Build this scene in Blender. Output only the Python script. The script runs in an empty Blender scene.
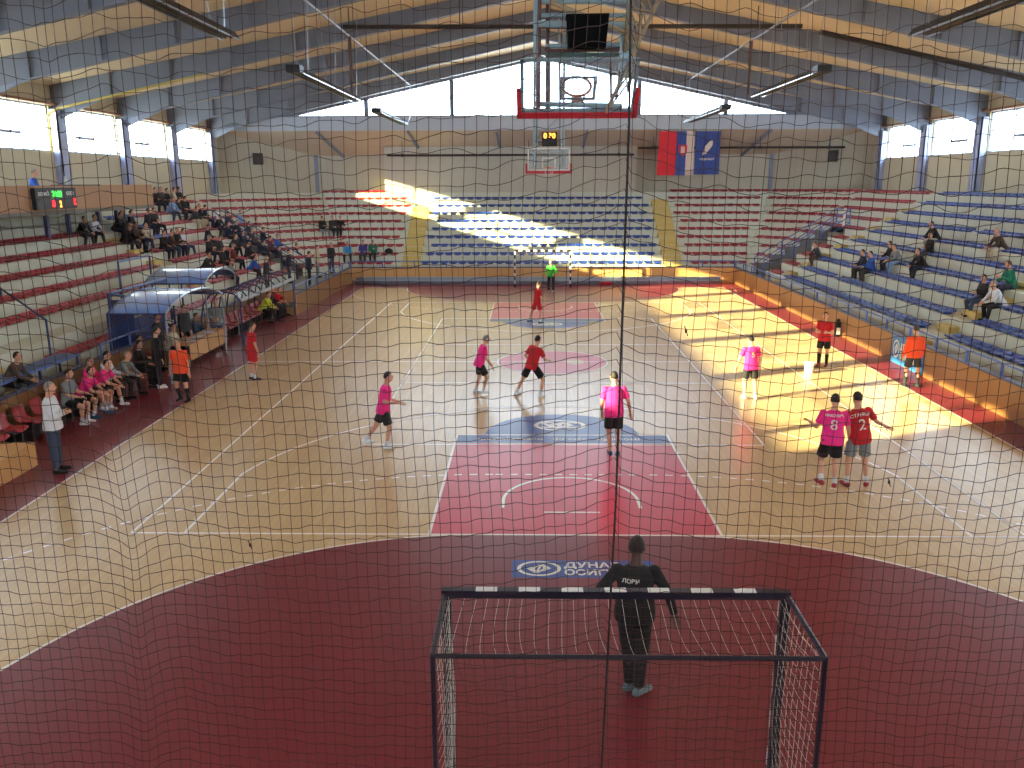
import bpy, bmesh, math, random
from mathutils import Vector, Matrix, Euler
from mathutils.bvhtree import BVHTree
random.seed(7)
S = bpy.context.scene
COL = S.collection
PI = math.pi
R = math.radians

# ------------------------------------------------------------------ camera, sky, sun, exposure
FPX = 847.07
CAM = Vector((-.789, -7.238, 5.777))
PITCH, YAW, ROLL = .23509, -.01969, -.00308
_d = Vector((math.sin(YAW)*math.cos(PITCH), math.cos(YAW)*math.cos(PITCH), -math.sin(PITCH)))
_r = Vector((math.cos(YAW), -math.sin(YAW), 0)); _u = _r.cross(_d)
_r2 = _r*math.cos(ROLL)+_u*math.sin(ROLL); _u2 = -_r*math.sin(ROLL)+_u*math.cos(ROLL)
cam_data = bpy.data.cameras.new('camera'); cam = bpy.data.objects.new('camera', cam_data); COL.objects.link(cam)
cam_data.sensor_fit = 'HORIZONTAL'; cam_data.sensor_width = 36.0; cam_data.lens = FPX/1024*36
cam_data.clip_start = .05; cam_data.clip_end = 400
cam.matrix_world = Matrix(((_r2.x, _u2.x, -_d.x, CAM.x), (_r2.y, _u2.y, -_d.y, CAM.y), (_r2.z, _u2.z, -_d.z, CAM.z), (0, 0, 0, 1)))
S.camera = cam

def at(px, py, **k):
    """a point of the place from where it shows in the photograph, on a plane of known x, y or z"""
    a, v = list(k.items())[0]; i = 'xyz'.index(a)
    w = _d+_r2*((px-512)/FPX)-_u2*((py-384)/FPX)
    return CAM+w*((v-CAM[i])/w[i])

world = bpy.data.worlds.new('sky'); S.world = world; world.use_nodes = True
bg = world.node_tree.nodes['Background']; bg.inputs[0].default_value = (.80, .90, 1, 1); bg.inputs[1].default_value = 11
sun_d = bpy.data.lights.new('sun', 'SUN'); sun = bpy.data.objects.new('sun', sun_d); COL.objects.link(sun)
sun_d.energy = 36; sun_d.color = (1, .82, .40); sun_d.angle = R(.6)
sun.rotation_euler = Vector((-1, -.46, .275)).to_track_quat('Z', 'Y').to_euler(); sun.location = (-60, 0, 30)
S.view_settings.view_transform = 'Standard'; S.view_settings.look = 'None'
S.view_settings.gamma = 1; S.view_settings.use_curve_mapping = False
S.view_settings.exposure = 0.5
S.cycles.max_bounces = 10; S.cycles.diffuse_bounces = 6; S.cycles.transparent_max_bounces = 24
S.cycles.use_denoising = True; S.cycles.sample_clamp_indirect = 12

# ------------------------------------------------------------------ materials
def lin(c):
    return tuple(((v/255)/12.92 if v/255 <= .04045 else ((v/255+.055)/1.055)**2.4) for v in c)
MATS = {}
def mat(name, rgb, rough=.6, metal=0, var=.08, scale=6, bump=0, coat=0, spec=.5):
    if name in MATS: return MATS[name]
    m = bpy.data.materials.new(name); m.use_nodes = True; nt = m.node_tree; b = nt.nodes['Principled BSDF']
    c = lin(rgb); m.diffuse_color = (*c, 1)
    tc = nt.nodes.new('ShaderNodeTexCoord'); no = nt.nodes.new('ShaderNodeTexNoise'); no.inputs['Scale'].default_value = scale
    no.inputs['Detail'].default_value = 3
    nt.links.new(tc.outputs['Object'], no.inputs['Vector'])
    mx = nt.nodes.new('ShaderNodeMix'); mx.data_type = 'RGBA'
    mx.inputs[6].default_value = (*[v*(1-var) for v in c], 1); mx.inputs[7].default_value = (*[min(1, v*(1+var)) for v in c], 1)
    nt.links.new(no.outputs[0], mx.inputs[0]); nt.links.new(mx.outputs[2], b.inputs['Base Color'])
    b.inputs['Roughness'].default_value = rough; b.inputs['Metallic'].default_value = metal
    b.inputs['Specular IOR Level'].default_value = spec
    if coat: b.inputs['Coat Weight'].default_value = coat; b.inputs['Coat Roughness'].default_value = .12
    if bump:
        bp = nt.nodes.new('ShaderNodeBump'); bp.inputs['Strength'].default_value = bump; bp.inputs['Distance'].default_value = .02
        nt.links.new(no.outputs[0], bp.inputs['Height']); nt.links.new(bp.outputs[0], b.inputs['Normal'])
    MATS[name] = m; return m
def brick(name, c1, c2, cm, w, h, rough, mortar=.004, rot=(0, 0, 0), coat=0, spec=.5, offs=.5):
    m = mat(name, c1, rough, coat=coat, spec=spec); nt = m.node_tree; b = nt.nodes['Principled BSDF']
    tc = nt.nodes.new('ShaderNodeTexCoord'); mp = nt.nodes.new('ShaderNodeMapping'); mp.inputs['Rotation'].default_value = rot
    bt = nt.nodes.new('ShaderNodeTexBrick'); bt.inputs['Scale'].default_value = 1; bt.offset = offs
    bt.inputs['Brick Width'].default_value = w; bt.inputs['Row Height'].default_value = h; bt.inputs['Mortar Size'].default_value = mortar
    bt.inputs['Color1'].default_value = (*lin(c1), 1); bt.inputs['Color2'].default_value = (*lin(c2), 1); bt.inputs['Mortar'].default_value = (*lin(cm), 1)
    nt.links.new(tc.outputs['Object'], mp.inputs[0]); nt.links.new(mp.outputs[0], bt.inputs['Vector'])
    nt.links.new(bt.outputs['Color'], b.inputs['Base Color']); return m
def glow(name, rgb, strength):
    m = bpy.data.materials.new(name); m.use_nodes = True; b = m.node_tree.nodes['Principled BSDF']
    b.inputs['Base Color'].default_value = (*lin(rgb), 1); b.inputs['Emission Color'].default_value = (*lin(rgb), 1)
    b.inputs['Emission Strength'].default_value = strength; return m
def glass(name, tint, gloss=.06, diff=0.0):
    m = bpy.data.materials.new(name); m.use_nodes = True; nt = m.node_tree
    for n in list(nt.nodes): nt.nodes.remove(n)
    o = nt.nodes.new('ShaderNodeOutputMaterial'); t = nt.nodes.new('ShaderNodeBsdfTransparent'); t.inputs[0].default_value = (*tint, 1)
    g = nt.nodes.new('ShaderNodeBsdfGlossy'); g.inputs['Roughness'].default_value = .08
    x = nt.nodes.new('ShaderNodeMixShader'); x.inputs[0].default_value = gloss
    nt.links.new(t.outputs[0], x.inputs[1]); nt.links.new(g.outputs[0], x.inputs[2])
    last = x
    if diff:
        d = nt.nodes.new('ShaderNodeBsdfDiffuse'); d.inputs[0].default_value = (*tint, 1)
        y = nt.nodes.new('ShaderNodeMixShader'); y.inputs[0].default_value = diff
        nt.links.new(x.outputs[0], y.inputs[1]); nt.links.new(d.outputs[0], y.inputs[2]); last = y
    nt.links.new(last.outputs[0], o.inputs[0]); return m

M_wood = brick('court_wood', (212, 180, 136), (205, 172, 127), (186, 152, 108), 2.4, .12, .27, .003, (0, 0, PI/2), spec=.5)
M_red = mat('court_red_paint', (122, 38, 48), .32, var=.05, scale=1.5, spec=.36)
M_key = mat('court_key_paint', (204, 60, 80), .32, var=.05, scale=1.5, spec=.36)
M_blue = mat('court_blue_paint', (52, 74, 146), .32, var=.05, scale=1.5, spec=.36)
M_line = mat('court_line_paint', (232, 222, 210), .3, var=.03)
M_logo_y = mat('court_logo_tan', (200, 140, 90), .3)
M_conc = mat('painted_concrete', (204, 205, 190), .75, var=.08, scale=2.2)
M_deck = mat('deck_concrete', (120, 116, 108), .8, var=.12, scale=2)
M_yel = mat('yellow_paint', (204, 178, 106), .6)
M_wall = brick('wall_panel', (186, 178, 160), (182, 173, 155), (160, 152, 138), 1.2, 60, .8, .01, (PI/2, 0, 0))
M_wallx = brick('wall_panel_side', (196, 188, 164), (192, 184, 160), (165, 157, 140), 60, 60, .8, .01)
M_sof = mat('soffit_board', (196, 178, 160), .8, var=.05, scale=1)
M_roof = mat('roof_board', (230, 210, 176), .75, var=.09, scale=.7)
M_steel = mat('grey_blue_steel', (122, 130, 150), .5, var=.08, scale=2)
M_steel2 = mat('lavender_pilaster', (158, 168, 204), .5, var=.06, scale=2)
M_band = mat('pale_blue_band', (180, 188, 204), .6, var=.05)
M_frame = mat('window_frame_paint', (170, 178, 196), .5)
M_pane = glass('window_glass', (.93, .97, 1), .05)
M_ply = brick('plywood_panel', (224, 170, 108), (218, 160, 98), (140, 98, 56), 1.25, 40, .42, .012, (PI/2, 0, PI/2))
M_plyy = brick('plywood_panel_end', (224, 170, 108), (218, 160, 98), (140, 98, 56), 1.25, 40, .42, .012, (PI/2, 0, 0))
M_plyt = mat('plywood_plain', (200, 150, 98), .5, var=.1, scale=3)
M_rail = mat('blue_rail_paint', (84, 112, 178), .4, var=.05)
M_navy = mat('navy_metal', (30, 52, 110), .4)
M_kerb = mat('dark_blue_kerb', (66, 72, 104), .5)
M_seatb = mat('blue_plastic', (38, 68, 150), .4, var=.12, scale=3)
M_seatr = mat('red_plastic', (160, 34, 44), .4, var=.12, scale=3)
M_blk = mat('black_metal', (14, 13, 15), .5)
M_dk = mat('dark_pipe', (42, 36, 38), .45)
M_silver = mat('silver_tube', (160, 168, 178), .3, metal=.7)
M_ltube = mat('pale_teal_tube', (134, 158, 168), .4, metal=.2)
M_btube = mat('brown_tube', (88, 62, 60), .5)
M_tan = mat('tan_lattice', (150, 132, 108), .5)
M_white = mat('white_paint', (228, 228, 224), .45, var=.03)
M_goaln = mat('goal_navy_paint', (26, 26, 44), .35)
M_netd = mat('safety_net_cord', (58, 40, 38), .9, var=.1, scale=30)
M_rope = mat('dark_rope', (34, 26, 26), .9)
M_netw = mat('white_goal_net_cord', (206, 198, 190), .9)
M_netbr = mat('brown_goal_net_cord', (86, 62, 54), .9)
M_pad = mat('red_padding', (190, 40, 56), .5)
M_mat = mat('grey_mat_vinyl', (146, 154, 168), .45)
M_board = glass('backboard_glass', (.86, .93, .96), .08, .12)
M_canopy = mat('blue_canopy_sheet', (96, 134, 206), .2, var=.06, coat=.5)
M_paper = mat('paper_white', (220, 222, 230), .7)
M_grey = mat('grey_canopy_sheet', (120, 130, 146), .3)

# ------------------------------------------------------------------ mesh helpers
def link(name, me, parent=None, smooth=False):
    o = bpy.data.objects.new(name, me); COL.objects.link(o)
    if parent is not None: o.parent = parent
    if smooth and me is not None: me.shade_smooth()
    return o
def tag(o, label=None, cat=None, group=None, kind=None):
    if label: o['label'] = label
    if cat: o['category'] = cat
    if group: o['group'] = group
    if kind: o['kind'] = kind
    return o
def empty(name, loc, label=None, cat=None, group=None, rz=0):
    o = bpy.data.objects.new(name, None); COL.objects.link(o); o.location = loc; o.rotation_euler.z = rz
    o.empty_display_size = .2
    return tag(o, label, cat, group)
class MB:
    def __init__(s, off=(0, 0, 0)): s.v = []; s.f = []; s.m = []; s.o = Vector(off); s.mi = 0
    def add(s, vs, fs):
        b = len(s.v); s.v += [tuple(Vector(p)-s.o) for p in vs]
        for f in fs: s.f.append(tuple(i+b for i in f)); s.m.append(s.mi)
        return s
    def box(s, a, b):
        x0, y0, z0 = [min(p, q) for p, q in zip(a, b)]; x1, y1, z1 = [max(p, q) for p, q in zip(a, b)]
        return s.add([(x0, y0, z0), (x1, y0, z0), (x1, y1, z0), (x0, y1, z0), (x0, y0, z1), (x1, y0, z1), (x1, y1, z1), (x0, y1, z1)],
                     [(0, 3, 2, 1), (4, 5, 6, 7), (0, 1, 5, 4), (1, 2, 6, 5), (2, 3, 7, 6), (3, 0, 4, 7)])
    def tube(s, p, q, r, n=8, r2=None, sq=False):
        p = Vector(p); q = Vector(q); r2 = r if r2 is None else r2; d = (q-p).normalized()
        a = d.cross(Vector((0, 0, 1)) if abs(d.z) < .9 else Vector((0, 1, 0))).normalized(); b = d.cross(a)
        ph = PI/4 if n == 4 else 0
        vs = [p+(a*math.cos(2*PI*i/n+ph)+b*math.sin(2*PI*i/n+ph))*r for i in range(n)]+[q+(a*math.cos(2*PI*i/n+ph)+b*math.sin(2*PI*i/n+ph))*r2 for i in range(n)]
        return s.add(vs, [(i, i+n, (i+1) % n+n, (i+1) % n) for i in range(n)]+[tuple(range(n)), tuple(range(2*n-1, n-1, -1))])
    def path(s, pts, r, n=8):
        for p, q in zip(pts, pts[1:]): s.tube(p, q, r, n)
        return s
    def strand(s, pts, r, n=3):
        pts = [Vector(p) for p in pts]; vs = []
        for i, p in enumerate(pts):
            d = (pts[min(i+1, len(pts)-1)]-pts[max(i-1, 0)]).normalized()
            a = d.cross(Vector((.12, 1, .07))).normalized(); b = d.cross(a)
            vs += [p+(a*math.cos(2*PI*j/n)+b*math.sin(2*PI*j/n))*r for j in range(n)]
        fs = [(i*n+j, i*n+n+j, i*n+n+(j+1) % n, i*n+(j+1) % n) for i in range(len(pts)-1) for j in range(n)]
        return s.add(vs, fs)
    def prism(s, poly, ext):
        """poly: list of 3d points (planar), ext: extrusion vector"""
        n = len(poly); e = Vector(ext); vs = [Vector(p) for p in poly]+[Vector(p)+e for p in poly]
        return s.add(vs, [tuple(range(n-1, -1, -1)), tuple(range(n, 2*n))]+[(i, (i+1) % n, (i+1) % n+n, i+n) for i in range(n)])
    def flat(s, poly): return s.add(poly, [tuple(range(len(poly)))])
    def ell(s, c, r, n=12, k=8, M=None):
        c = Vector(c); vs = []; fs = []
        for i in range(1, k):
            t = PI*i/k
            for j in range(n):
                a = 2*PI*j/n; v = Vector((r[0]*math.sin(t)*math.cos(a), r[1]*math.sin(t)*math.sin(a), r[2]*math.cos(t)))
                vs.append(c+(M@v if M else v))
        top = Vector((0, 0, r[2])); vs.append(c+(M@top if M else top)); vs.append(c-(M@top if M else top)); T = len(vs)-2
        for i in range(k-2):
            for j in range(n): fs.append((i*n+j, i*n+n+j, i*n+n+(j+1) % n, i*n+(j+1) % n))
        for j in range(n): fs.append((T, j, (j+1) % n)); fs.append((T+1, (k-2)*n+(j+1) % n, (k-2)*n+j))
        return s.add(vs, fs)
    def capsule(s, p, q, r, r2=None, n=10):
        r2 = r if r2 is None else r2; s.tube(p, q, r, n, r2); s.ell(p, (r, r, r), n, 6); s.ell(q, (r2, r2, r2), n, 6); return s
    def rings(s, T, rs, n=16):
        """closed loft of ellipses: rs = (z, rx, ry[, yoff])"""
        vs = []
        for q in rs:
            yo = q[3] if len(q) > 3 else 0
            for j in range(n): a = 2*PI*j/n; vs.append(T@Vector((q[1]*math.cos(a), q[2]*math.sin(a)+yo, q[0])))
        k = len(rs); fs = [(i*n+j, i*n+(j+1) % n, i*n+n+(j+1) % n, i*n+n+j) for i in range(k-1) for j in range(n)]
        fs += [tuple(range(n-1, -1, -1)), tuple(range((k-1)*n, k*n))]
        return s.add(vs, fs)
    def mesh(s, name, mats):
        me = bpy.data.meshes.new(name); me.from_pydata(s.v, [], s.f)
        for m in (mats if isinstance(mats, (list, tuple)) else [mats]): me.materials.append(m)
        if isinstance(mats, (list, tuple)) and len(mats) > 1: me.polygons.foreach_set('material_index', s.m)
        me.update(); return me
    def build(s, name, mats, parent=None, smooth=False): return link(name, s.mesh(name, mats), parent, smooth)
def struct(name, mb, m, parent=None, label=None):
    o = mb.build(name, m, parent)
    if parent is None: o['kind'] = 'structure'
    if label: o['label'] = label
    return o
def bevel(o, w, seg=2):
    bm = bmesh.new(); bm.from_mesh(o.data); bmesh.ops.remove_doubles(bm, verts=bm.verts, dist=1e-5)
    bmesh.ops.bevel(bm, geom=bm.edges[:], offset=w, segments=seg, affect='EDGES', clamp_overlap=True)
    bm.to_mesh(o.data); bm.free(); return o
def text_mesh(txt, size, extrude=.002, align='CENTER', bold=0.0):
    c = bpy.data.curves.new('lettering', 'FONT'); c.body = txt; c.size = size; c.extrude = extrude; c.align_x = align; c.align_y = 'CENTER'; c.offset = bold
    o = bpy.data.objects.new('lettering', c); COL.objects.link(o)
    me = bpy.data.meshes.new_from_object(o.evaluated_get(bpy.context.evaluated_depsgraph_get()))
    bpy.data.objects.remove(o); me.name = 'lettering'; me.materials.clear(); return me
def put_text(txt, size, M, m, parent, sx=1, bold=0.0, align='CENTER', name='lettering'):
    me = text_mesh(txt, size, align=align, bold=bold); me.transform(Matrix.Diagonal((sx, 1, 1, 1))); me.transform(M); me.materials.append(m)
    return link(name, me, parent)
def basis(o, x, y):
    x = Vector(x).normalized(); y = Vector(y).normalized(); z = x.cross(y)
    return Matrix(((x.x, y.x, z.x, o[0]), (x.y, y.y, z.y, o[1]), (x.z, y.z, z.z, o[2]), (0, 0, 0, 1)))

# ------------------------------------------------------------------ the setting
XL, XR, YE, YB, YN = -20.6, 20.9, 48.3, 51.5, -12.0    # side walls, end gable, back wall, near wall
BL, BR, BY = -11.1, 11.1, 42.0                          # barriers
ZW0, ZW1 = 7.02, 8.88                                     # windows' sill and head
def zraf(x): return 13.1-.213*abs(x)                  # underside of the rafters
def zroof(x): return 13.6-.19*abs(x)
struct('ground', MB().box((-160, -150, -.9), (160, 220, -.6)), mat('unseen_pale_ground', (190, 190, 186), .9))  # unseen outside plane, added to stop sky light coming from below
fl = MB().box((-12.7, YN, -.3), (11.1, BY, 0)); floor = struct('floor', fl, M_wood)
def mark(poly, z, m, name): return struct(name, MB().flat([(x, y, z) for x, y in poly]), m, floor)
def ringpoly(cx, cy, r, w, a0, a1, n=48):
    o = []; i = []
    for k in range(n+1):
        a = a0+(a1-a0)*k/n; o.append((cx+(r+w/2)*math.cos(a), cy+(r+w/2)*math.sin(a))); i.append((cx+(r-w/2)*math.cos(a), cy+(r-w/2)*math.sin(a)))
    return o, i
def lines_obj(name, segs, m, z):
    mb = MB()
    for s in segs:
        if s[0] == 'l':
            (x0, y0), (x1, y1), w = s[1], s[2], s[3]; d = Vector((x1-x0, y1-y0)).normalized(); n_ = Vector((-d.y, d.x))*w/2
            mb.flat([(x0-n_.x, y0-n_.y, z), (x1-n_.x, y1-n_.y, z), (x1+n_.x, y1+n_.y, z), (x0+n_.x, y0+n_.y, z)][::1])
        else:
            cx, cy, r, w, a0, a1 = s[1:7]; o, i = ringpoly(cx, cy, r, w, R(a0), R(a1))
            for k in range(len(o)-1): mb.flat([(*i[k], z), (*o[k], z), (*o[k+1], z), (*i[k+1], z)])
    return struct(name, mb, m, floor)
# red run-off strips
for i, p in enumerate(([(-12.7, YN), (-10, YN), (-10, 42), (-12.7, 42)], [(10, YN), (11.1, YN), (11.1, 42), (10, 42)], [(-10, YN), (10, YN), (10, 0), (-10, 0)], [(-10, 40), (10, 40), (10, 42), (-10, 42)])):
    mark(p, .002, M_red, 'red_border')
def dzone(y0, s):
    p = [(7.5, y0)]+[(1.5+6*math.cos(R(a)), y0+s*6*math.sin(R(a))) for a in range(3, 91, 3)]+[(-1.5+6*math.cos(R(a)), y0+s*6*math.sin(R(a))) for a in range(90, 178, 3)]+[(-7.5, y0)]
    return p if s > 0 else p[::-1]
mark(dzone(0, 1), .0025, M_red, 'goal_area'); mark(dzone(40, -1), .0025, M_red, 'goal_area')
def keyzone(y0, s):
    def P(x, y): return (x, y0+s*y)
    a = [P(-2.45, 0), P(2.45, 0), P(2.45, 5.1), P(-2.45, 5.1)]; b = [P(-2.45, 5.1), P(2.45, 5.1), P(2.45, 5.75), P(-2.45, 5.75)]
    c = [P(1.8*math.cos(R(t)), 5.75+1.8*math.sin(R(t))) for t in range(0, 181, 6)]
    if s < 0: a, b, c = a[::-1], b[::-1], c[::-1]
    mark(a, .003, M_key, 'key_area'); mark(b, .003, M_blue, 'blue_band'); mark(c, .003, M_blue, 'blue_half_circle')
    L = [('l', P(-2.45, 0), P(-2.45, 5.8), .05), ('l', P(2.45, 0), P(2.45, 5.8), .05), ('l', P(-2.45, 5.75), P(2.45, 5.75), .05), ('l', P(-2.45, 5.1), P(2.45, 5.1), .035)]
    lines_obj('key_line', L, M_line, .005)
keyzone(6, 1); keyzone(34, -1)
mark([(1.8*math.cos(R(a)), 20+1.8*math.sin(R(a))) for a in range(0, 360, 6)], .003, M_key, 'centre_circle')
for sx in (-.75, .75): mark([(sx+.3*math.cos(R(a)), 20+.42*math.sin(R(a))) for a in range(0, 360, 15)], .004, M_logo_y, 'centre_emblem')
LN = [('l', (-10, YN), (-10, 40), .05), ('l', (10, YN), (10, 40), .05), ('l', (-10, 0), (10, 0), .05), ('l', (-10, 40), (10, 40), .05),
      ('l', (-7.5, 6), (-7.5, 34), .05), ('l', (7.5, 6), (7.5, 34), .05), ('l', (-7.5, 6), (7.5, 6), .05), ('l', (-7.5, 34), (7.5, 34), .05),
      ('l', (-10, 20), (10, 20), .05), ('l', (-.5, 7), (.5, 7), .05), ('l', (-.5, 33), (.5, 33), .05), ('a', 0, 20, 1.8, .05, 0, 360),
      ('l', (-4.5, 11), (4.5, 11), .05), ('l', (-4.5, 29), (4.5, 29), .05), ('l', (-4.5, 11), (-4.5, 29), .05), ('l', (4.5, 11), (4.5, 29), .05),
      ('l', (-4.5, 17), (4.5, 17), .05), ('l', (-4.5, 23), (4.5, 23), .05)]
LA = []
for y0, s in ((0, 1), (40, -1)):
    for sg, a0, a1 in ((1, 0, 90), (-1, 90, 180)):
        LA.append(('a', 1.5*sg, y0, 6, .05, a0*s, a1*s))
        k = 0
        a = a0
        while a < a1-.1:
            if k % 2 == 0: LN.append(('a', 1.5*sg, y0, 9, .05, s*a, s*min(a+1.0, a1)))
            a += 1.0; k += 1
    for k in range(10): LN.append(('l', (-1.45+.3*k, y0+9*s), (-1.3+.3*k, y0+9*s), .05))
    yb, s2 = (6, 1) if s > 0 else (34, -1)
    LN.append(('a', 0, yb+1.575*s2, 1.25, .06, 0, 180*s2)); LN.append(('l', (-1.25, yb+1.2*s2), (-1.25, yb+1.575*s2), .06)); LN.append(('l', (1.25, yb+1.2*s2), (1.25, yb+1.575*s2), .06))
    t = math.degrees(math.acos(6.6/6.75)); LN.append(('a', 0, yb+1.575*s2, 6.75, .05, t*s2, (180-t)*s2))
    ye = yb+(1.575+6.75*math.sin(R(t)))*s2
    for sx in (-6.6, 6.6): LN.append(('l', (sx, yb), (sx, ye), .05))
lines_obj('court_line', LN, M_line, .006); lines_obj('goal_area_line', LA, M_line, .008)
# sponsor panels painted on the floor
def emblem(M, r, m, parent, name='emblem'):
    mb = MB()
    def ring(r0, r1, sx=1):
        n = 40
        for k in range(n):
            a, b = 2*PI*k/n, 2*PI*(k+1)/n
            mb.flat([M@Vector((r0*math.cos(a), r0*math.sin(a), 0)), M@Vector((r1*math.cos(a), r1*math.sin(a), 0)), M@Vector((r1*math.cos(b), r1*math.sin(b), 0)), M@Vector((r0*math.cos(b), r0*math.sin(b), 0))])
    ring(r*.82, r)
    for k in range(5):
        x = (-.5+.25*k)*r; h = math.sqrt(max(.01, .7**2-(x/r)**2))*r*.85; w = r*.06
        for sg in (-1, 1):
            mb.flat([M@Vector((x-w, 0, 0)), M@Vector((x+w, 0, 0)), M@Vector((x*.3+w+sg*r*.12, sg*h, 0)), M@Vector((x*.3-w+sg*r*.12, sg*h, 0))][::sg])
    ring(r*.30, r*.40)
    o = mb.build(name, m, parent); return o
mark([(-1.04, 4.42), (1.15, 4.42), (1.15, 5.02), (-1.04, 5.02)], .004, M_blue, 'sponsor_panel')
Mf = lambda x, y, z=.0065: Matrix.Translation((x, y, z))
emblem(Mf(-.62, 4.73)@Matrix.Diagonal((1.25, .95, 1, 1)), .27, M_line, floor, 'sponsor_emblem')
put_text('ДУНАВ', .25, Mf(-.24, 4.84), M_line, floor, 1.0, .006, 'LEFT', 'sponsor_lettering'); put_text('ОСИГУРАЊЕ', .25, Mf(-.24, 4.59), M_line, floor, .9, .006, 'LEFT', 'sponsor_lettering')
emblem(Mf(-.02, 12.55)@Matrix.Diagonal((1.35, .95, 1, 1)), .47, M_line, floor, 'sponsor_emblem'); put_text('SC', .66, Mf(-.02, 12.55), M_line, floor, 1.2, .01, 'CENTER', 'sponsor_lettering')
put_text('specijalizovano   do vaše   sigurnosti', .27, Mf(-.1, 11.43), M_line, floor, .95, 0, 'CENTER', 'sponsor_lettering')
emblem(Mf(0, 27.5)@Matrix.Diagonal((1.35, .95, 1, 1)), .47, M_line, floor, 'sponsor_emblem'); put_text('SC', .66, Mf(0, 27.5), M_line, floor, 1.2, .01, 'CENTER', 'sponsor_lettering')

# ---- grandstand tiers
H, D0, Z1 = .45, .8, 1.0
XR1, XL1, YB1 = 12.1, -13.6, 43.0
VOM = (39.2, 41.3)      # stair openings in both side stands
def tz(k): return Z1+H*k
CH = 1.131
def outline(k):
    xr, xl, yb = XR1+D0*k, XL1-D0*k, YB1+D0*k
    cr, cl = 55.0+CH*k, 54.4+CH*k           # chamfers: x+y = cr ; -x+y = cl
    return [(xr, -3), (xr, VOM[0]), (xr, VOM[1]), (xr, cr-xr), (cr-yb, yb), (yb-cl, yb), (xl, cl+xl), (xl, VOM[1]), (xl, VOM[0]), (xl, -3)]
NR = 10
def stand_mesh():
    mb = MB()
    for k in range(NR):
        A, B = outline(k), outline(k+1 if k < 9 else 12.2)
        zl = Z1-H if k == 0 else tz(k-1)
        for i in range(9):
            if k < 5 and i in (1, 7): continue
            if k == 9 and i in (5, 6, 7, 8): pass
            if k == 9 and i == 4:
                pass
            a, b, c, d = A[i], A[i+1], B[i+1], B[i]
            mb.mi = 0; mb.flat([(*a, tz(k)), (*b, tz(k)), (*c, tz(k)), (*d, tz(k))][::-1])
            mb.flat([(*a, zl), (*b, zl), (*b, tz(k)), (*a, tz(k))][::-1])
    # stair openings: side cheeks, floor and back
    for sx, x1 in ((1, XR1), (-1, XL1)):
        mb.mi = 1
        xe = x1+sx*D0*5
        for y in VOM:
            prof = [(x1, y, Z1-H)]
            for k in range(5): prof += [(x1+sx*D0*k, y, tz(k)+.25), (x1+sx*D0*(k+1), y, tz(k)+.25)]
            prof += [(xe, y, Z1-H)]
            mb.prism(prof, (0, .12 if y == VOM[0] else -.12, 0))
        mb.box((x1, VOM[0], Z1-H-.05), (xe, VOM[1], Z1-H)); mb.box((xe, VOM[0], Z1-H), (xe+sx*.1, VOM[1], tz(5)))
    # walkway decks behind the barriers
    mb.mi = 1; z = Z1-H
    mb.box((BR+.08, -3, z-.2), (XR1, 43, z)); mb.box((XL1, -3, z-.2), (-12.78, 30, z)); mb.box((XL1, 30, z-.2), (BL-.08, 43, z)); mb.box((BL, BY+.08, z-.2), (BR, YB1, z))
    return mb
stand = struct('grandstand', stand_mesh(), [M_conc, M_deck], None, 'white painted concrete stepped tiers around three sides of the court')
# yellow painted steps in the aisles
def half_step(x0, x1, y0, y1, z): return ((min(x0, x1), min(y0, y1), z), (max(x0, x1), max(y0, y1), z+H*.5))
AIS_R, AIS_L, AIS_B = [20.0, 36.6], [13.0, 28.6], [-7.75, 7.75]
ROWN = ['lowest', 'second', 'third', 'fourth', 'fifth', 'sixth', 'seventh', 'eighth', 'ninth', 'top']
for side, x1, sx, ais in (('right', XR1, 1, AIS_R), ('left', XL1, -1, AIS_L)):
    for y in ais:
        st = empty('aisle_stairs', (x1, y, Z1-H), 'yellow painted aisle steps climbing the %s stand, %s aisle' % (side, 'nearer' if y < 25 else 'farther'), 'steps')
        for k in range(9 if side == 'right' else (8 if y > 25 else 5)):
            mb = MB((x1, y, Z1-H)).box((x1+sx*(D0*k-.34), y-.42, tz(k)-H), (x1+sx*D0*k, y+.42, tz(k)-H/2))
            mb.build('step', M_yel, st)
for x in AIS_B:
    st = empty('aisle_stairs', (x, YB1, Z1-H), 'yellow painted aisle steps climbing the end stand %s the blue seats' % ('left of' if x < 0 else 'right of'), 'steps')
    for k in range(8 if x < 0 else 9):
        mb = MB((x, YB1, Z1-H)).box((x-.55, YB1+D0*k-.4, tz(k)-H), (x+.55, YB1+D0*k, tz(k)-H/2)); mb.box((x-.55, YB1+D0*k-.006, tz(k)-H/2), (x+.55, YB1+D0*k+.03, tz(k)+.005))
        mb.build('step', M_yel, st)

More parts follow.
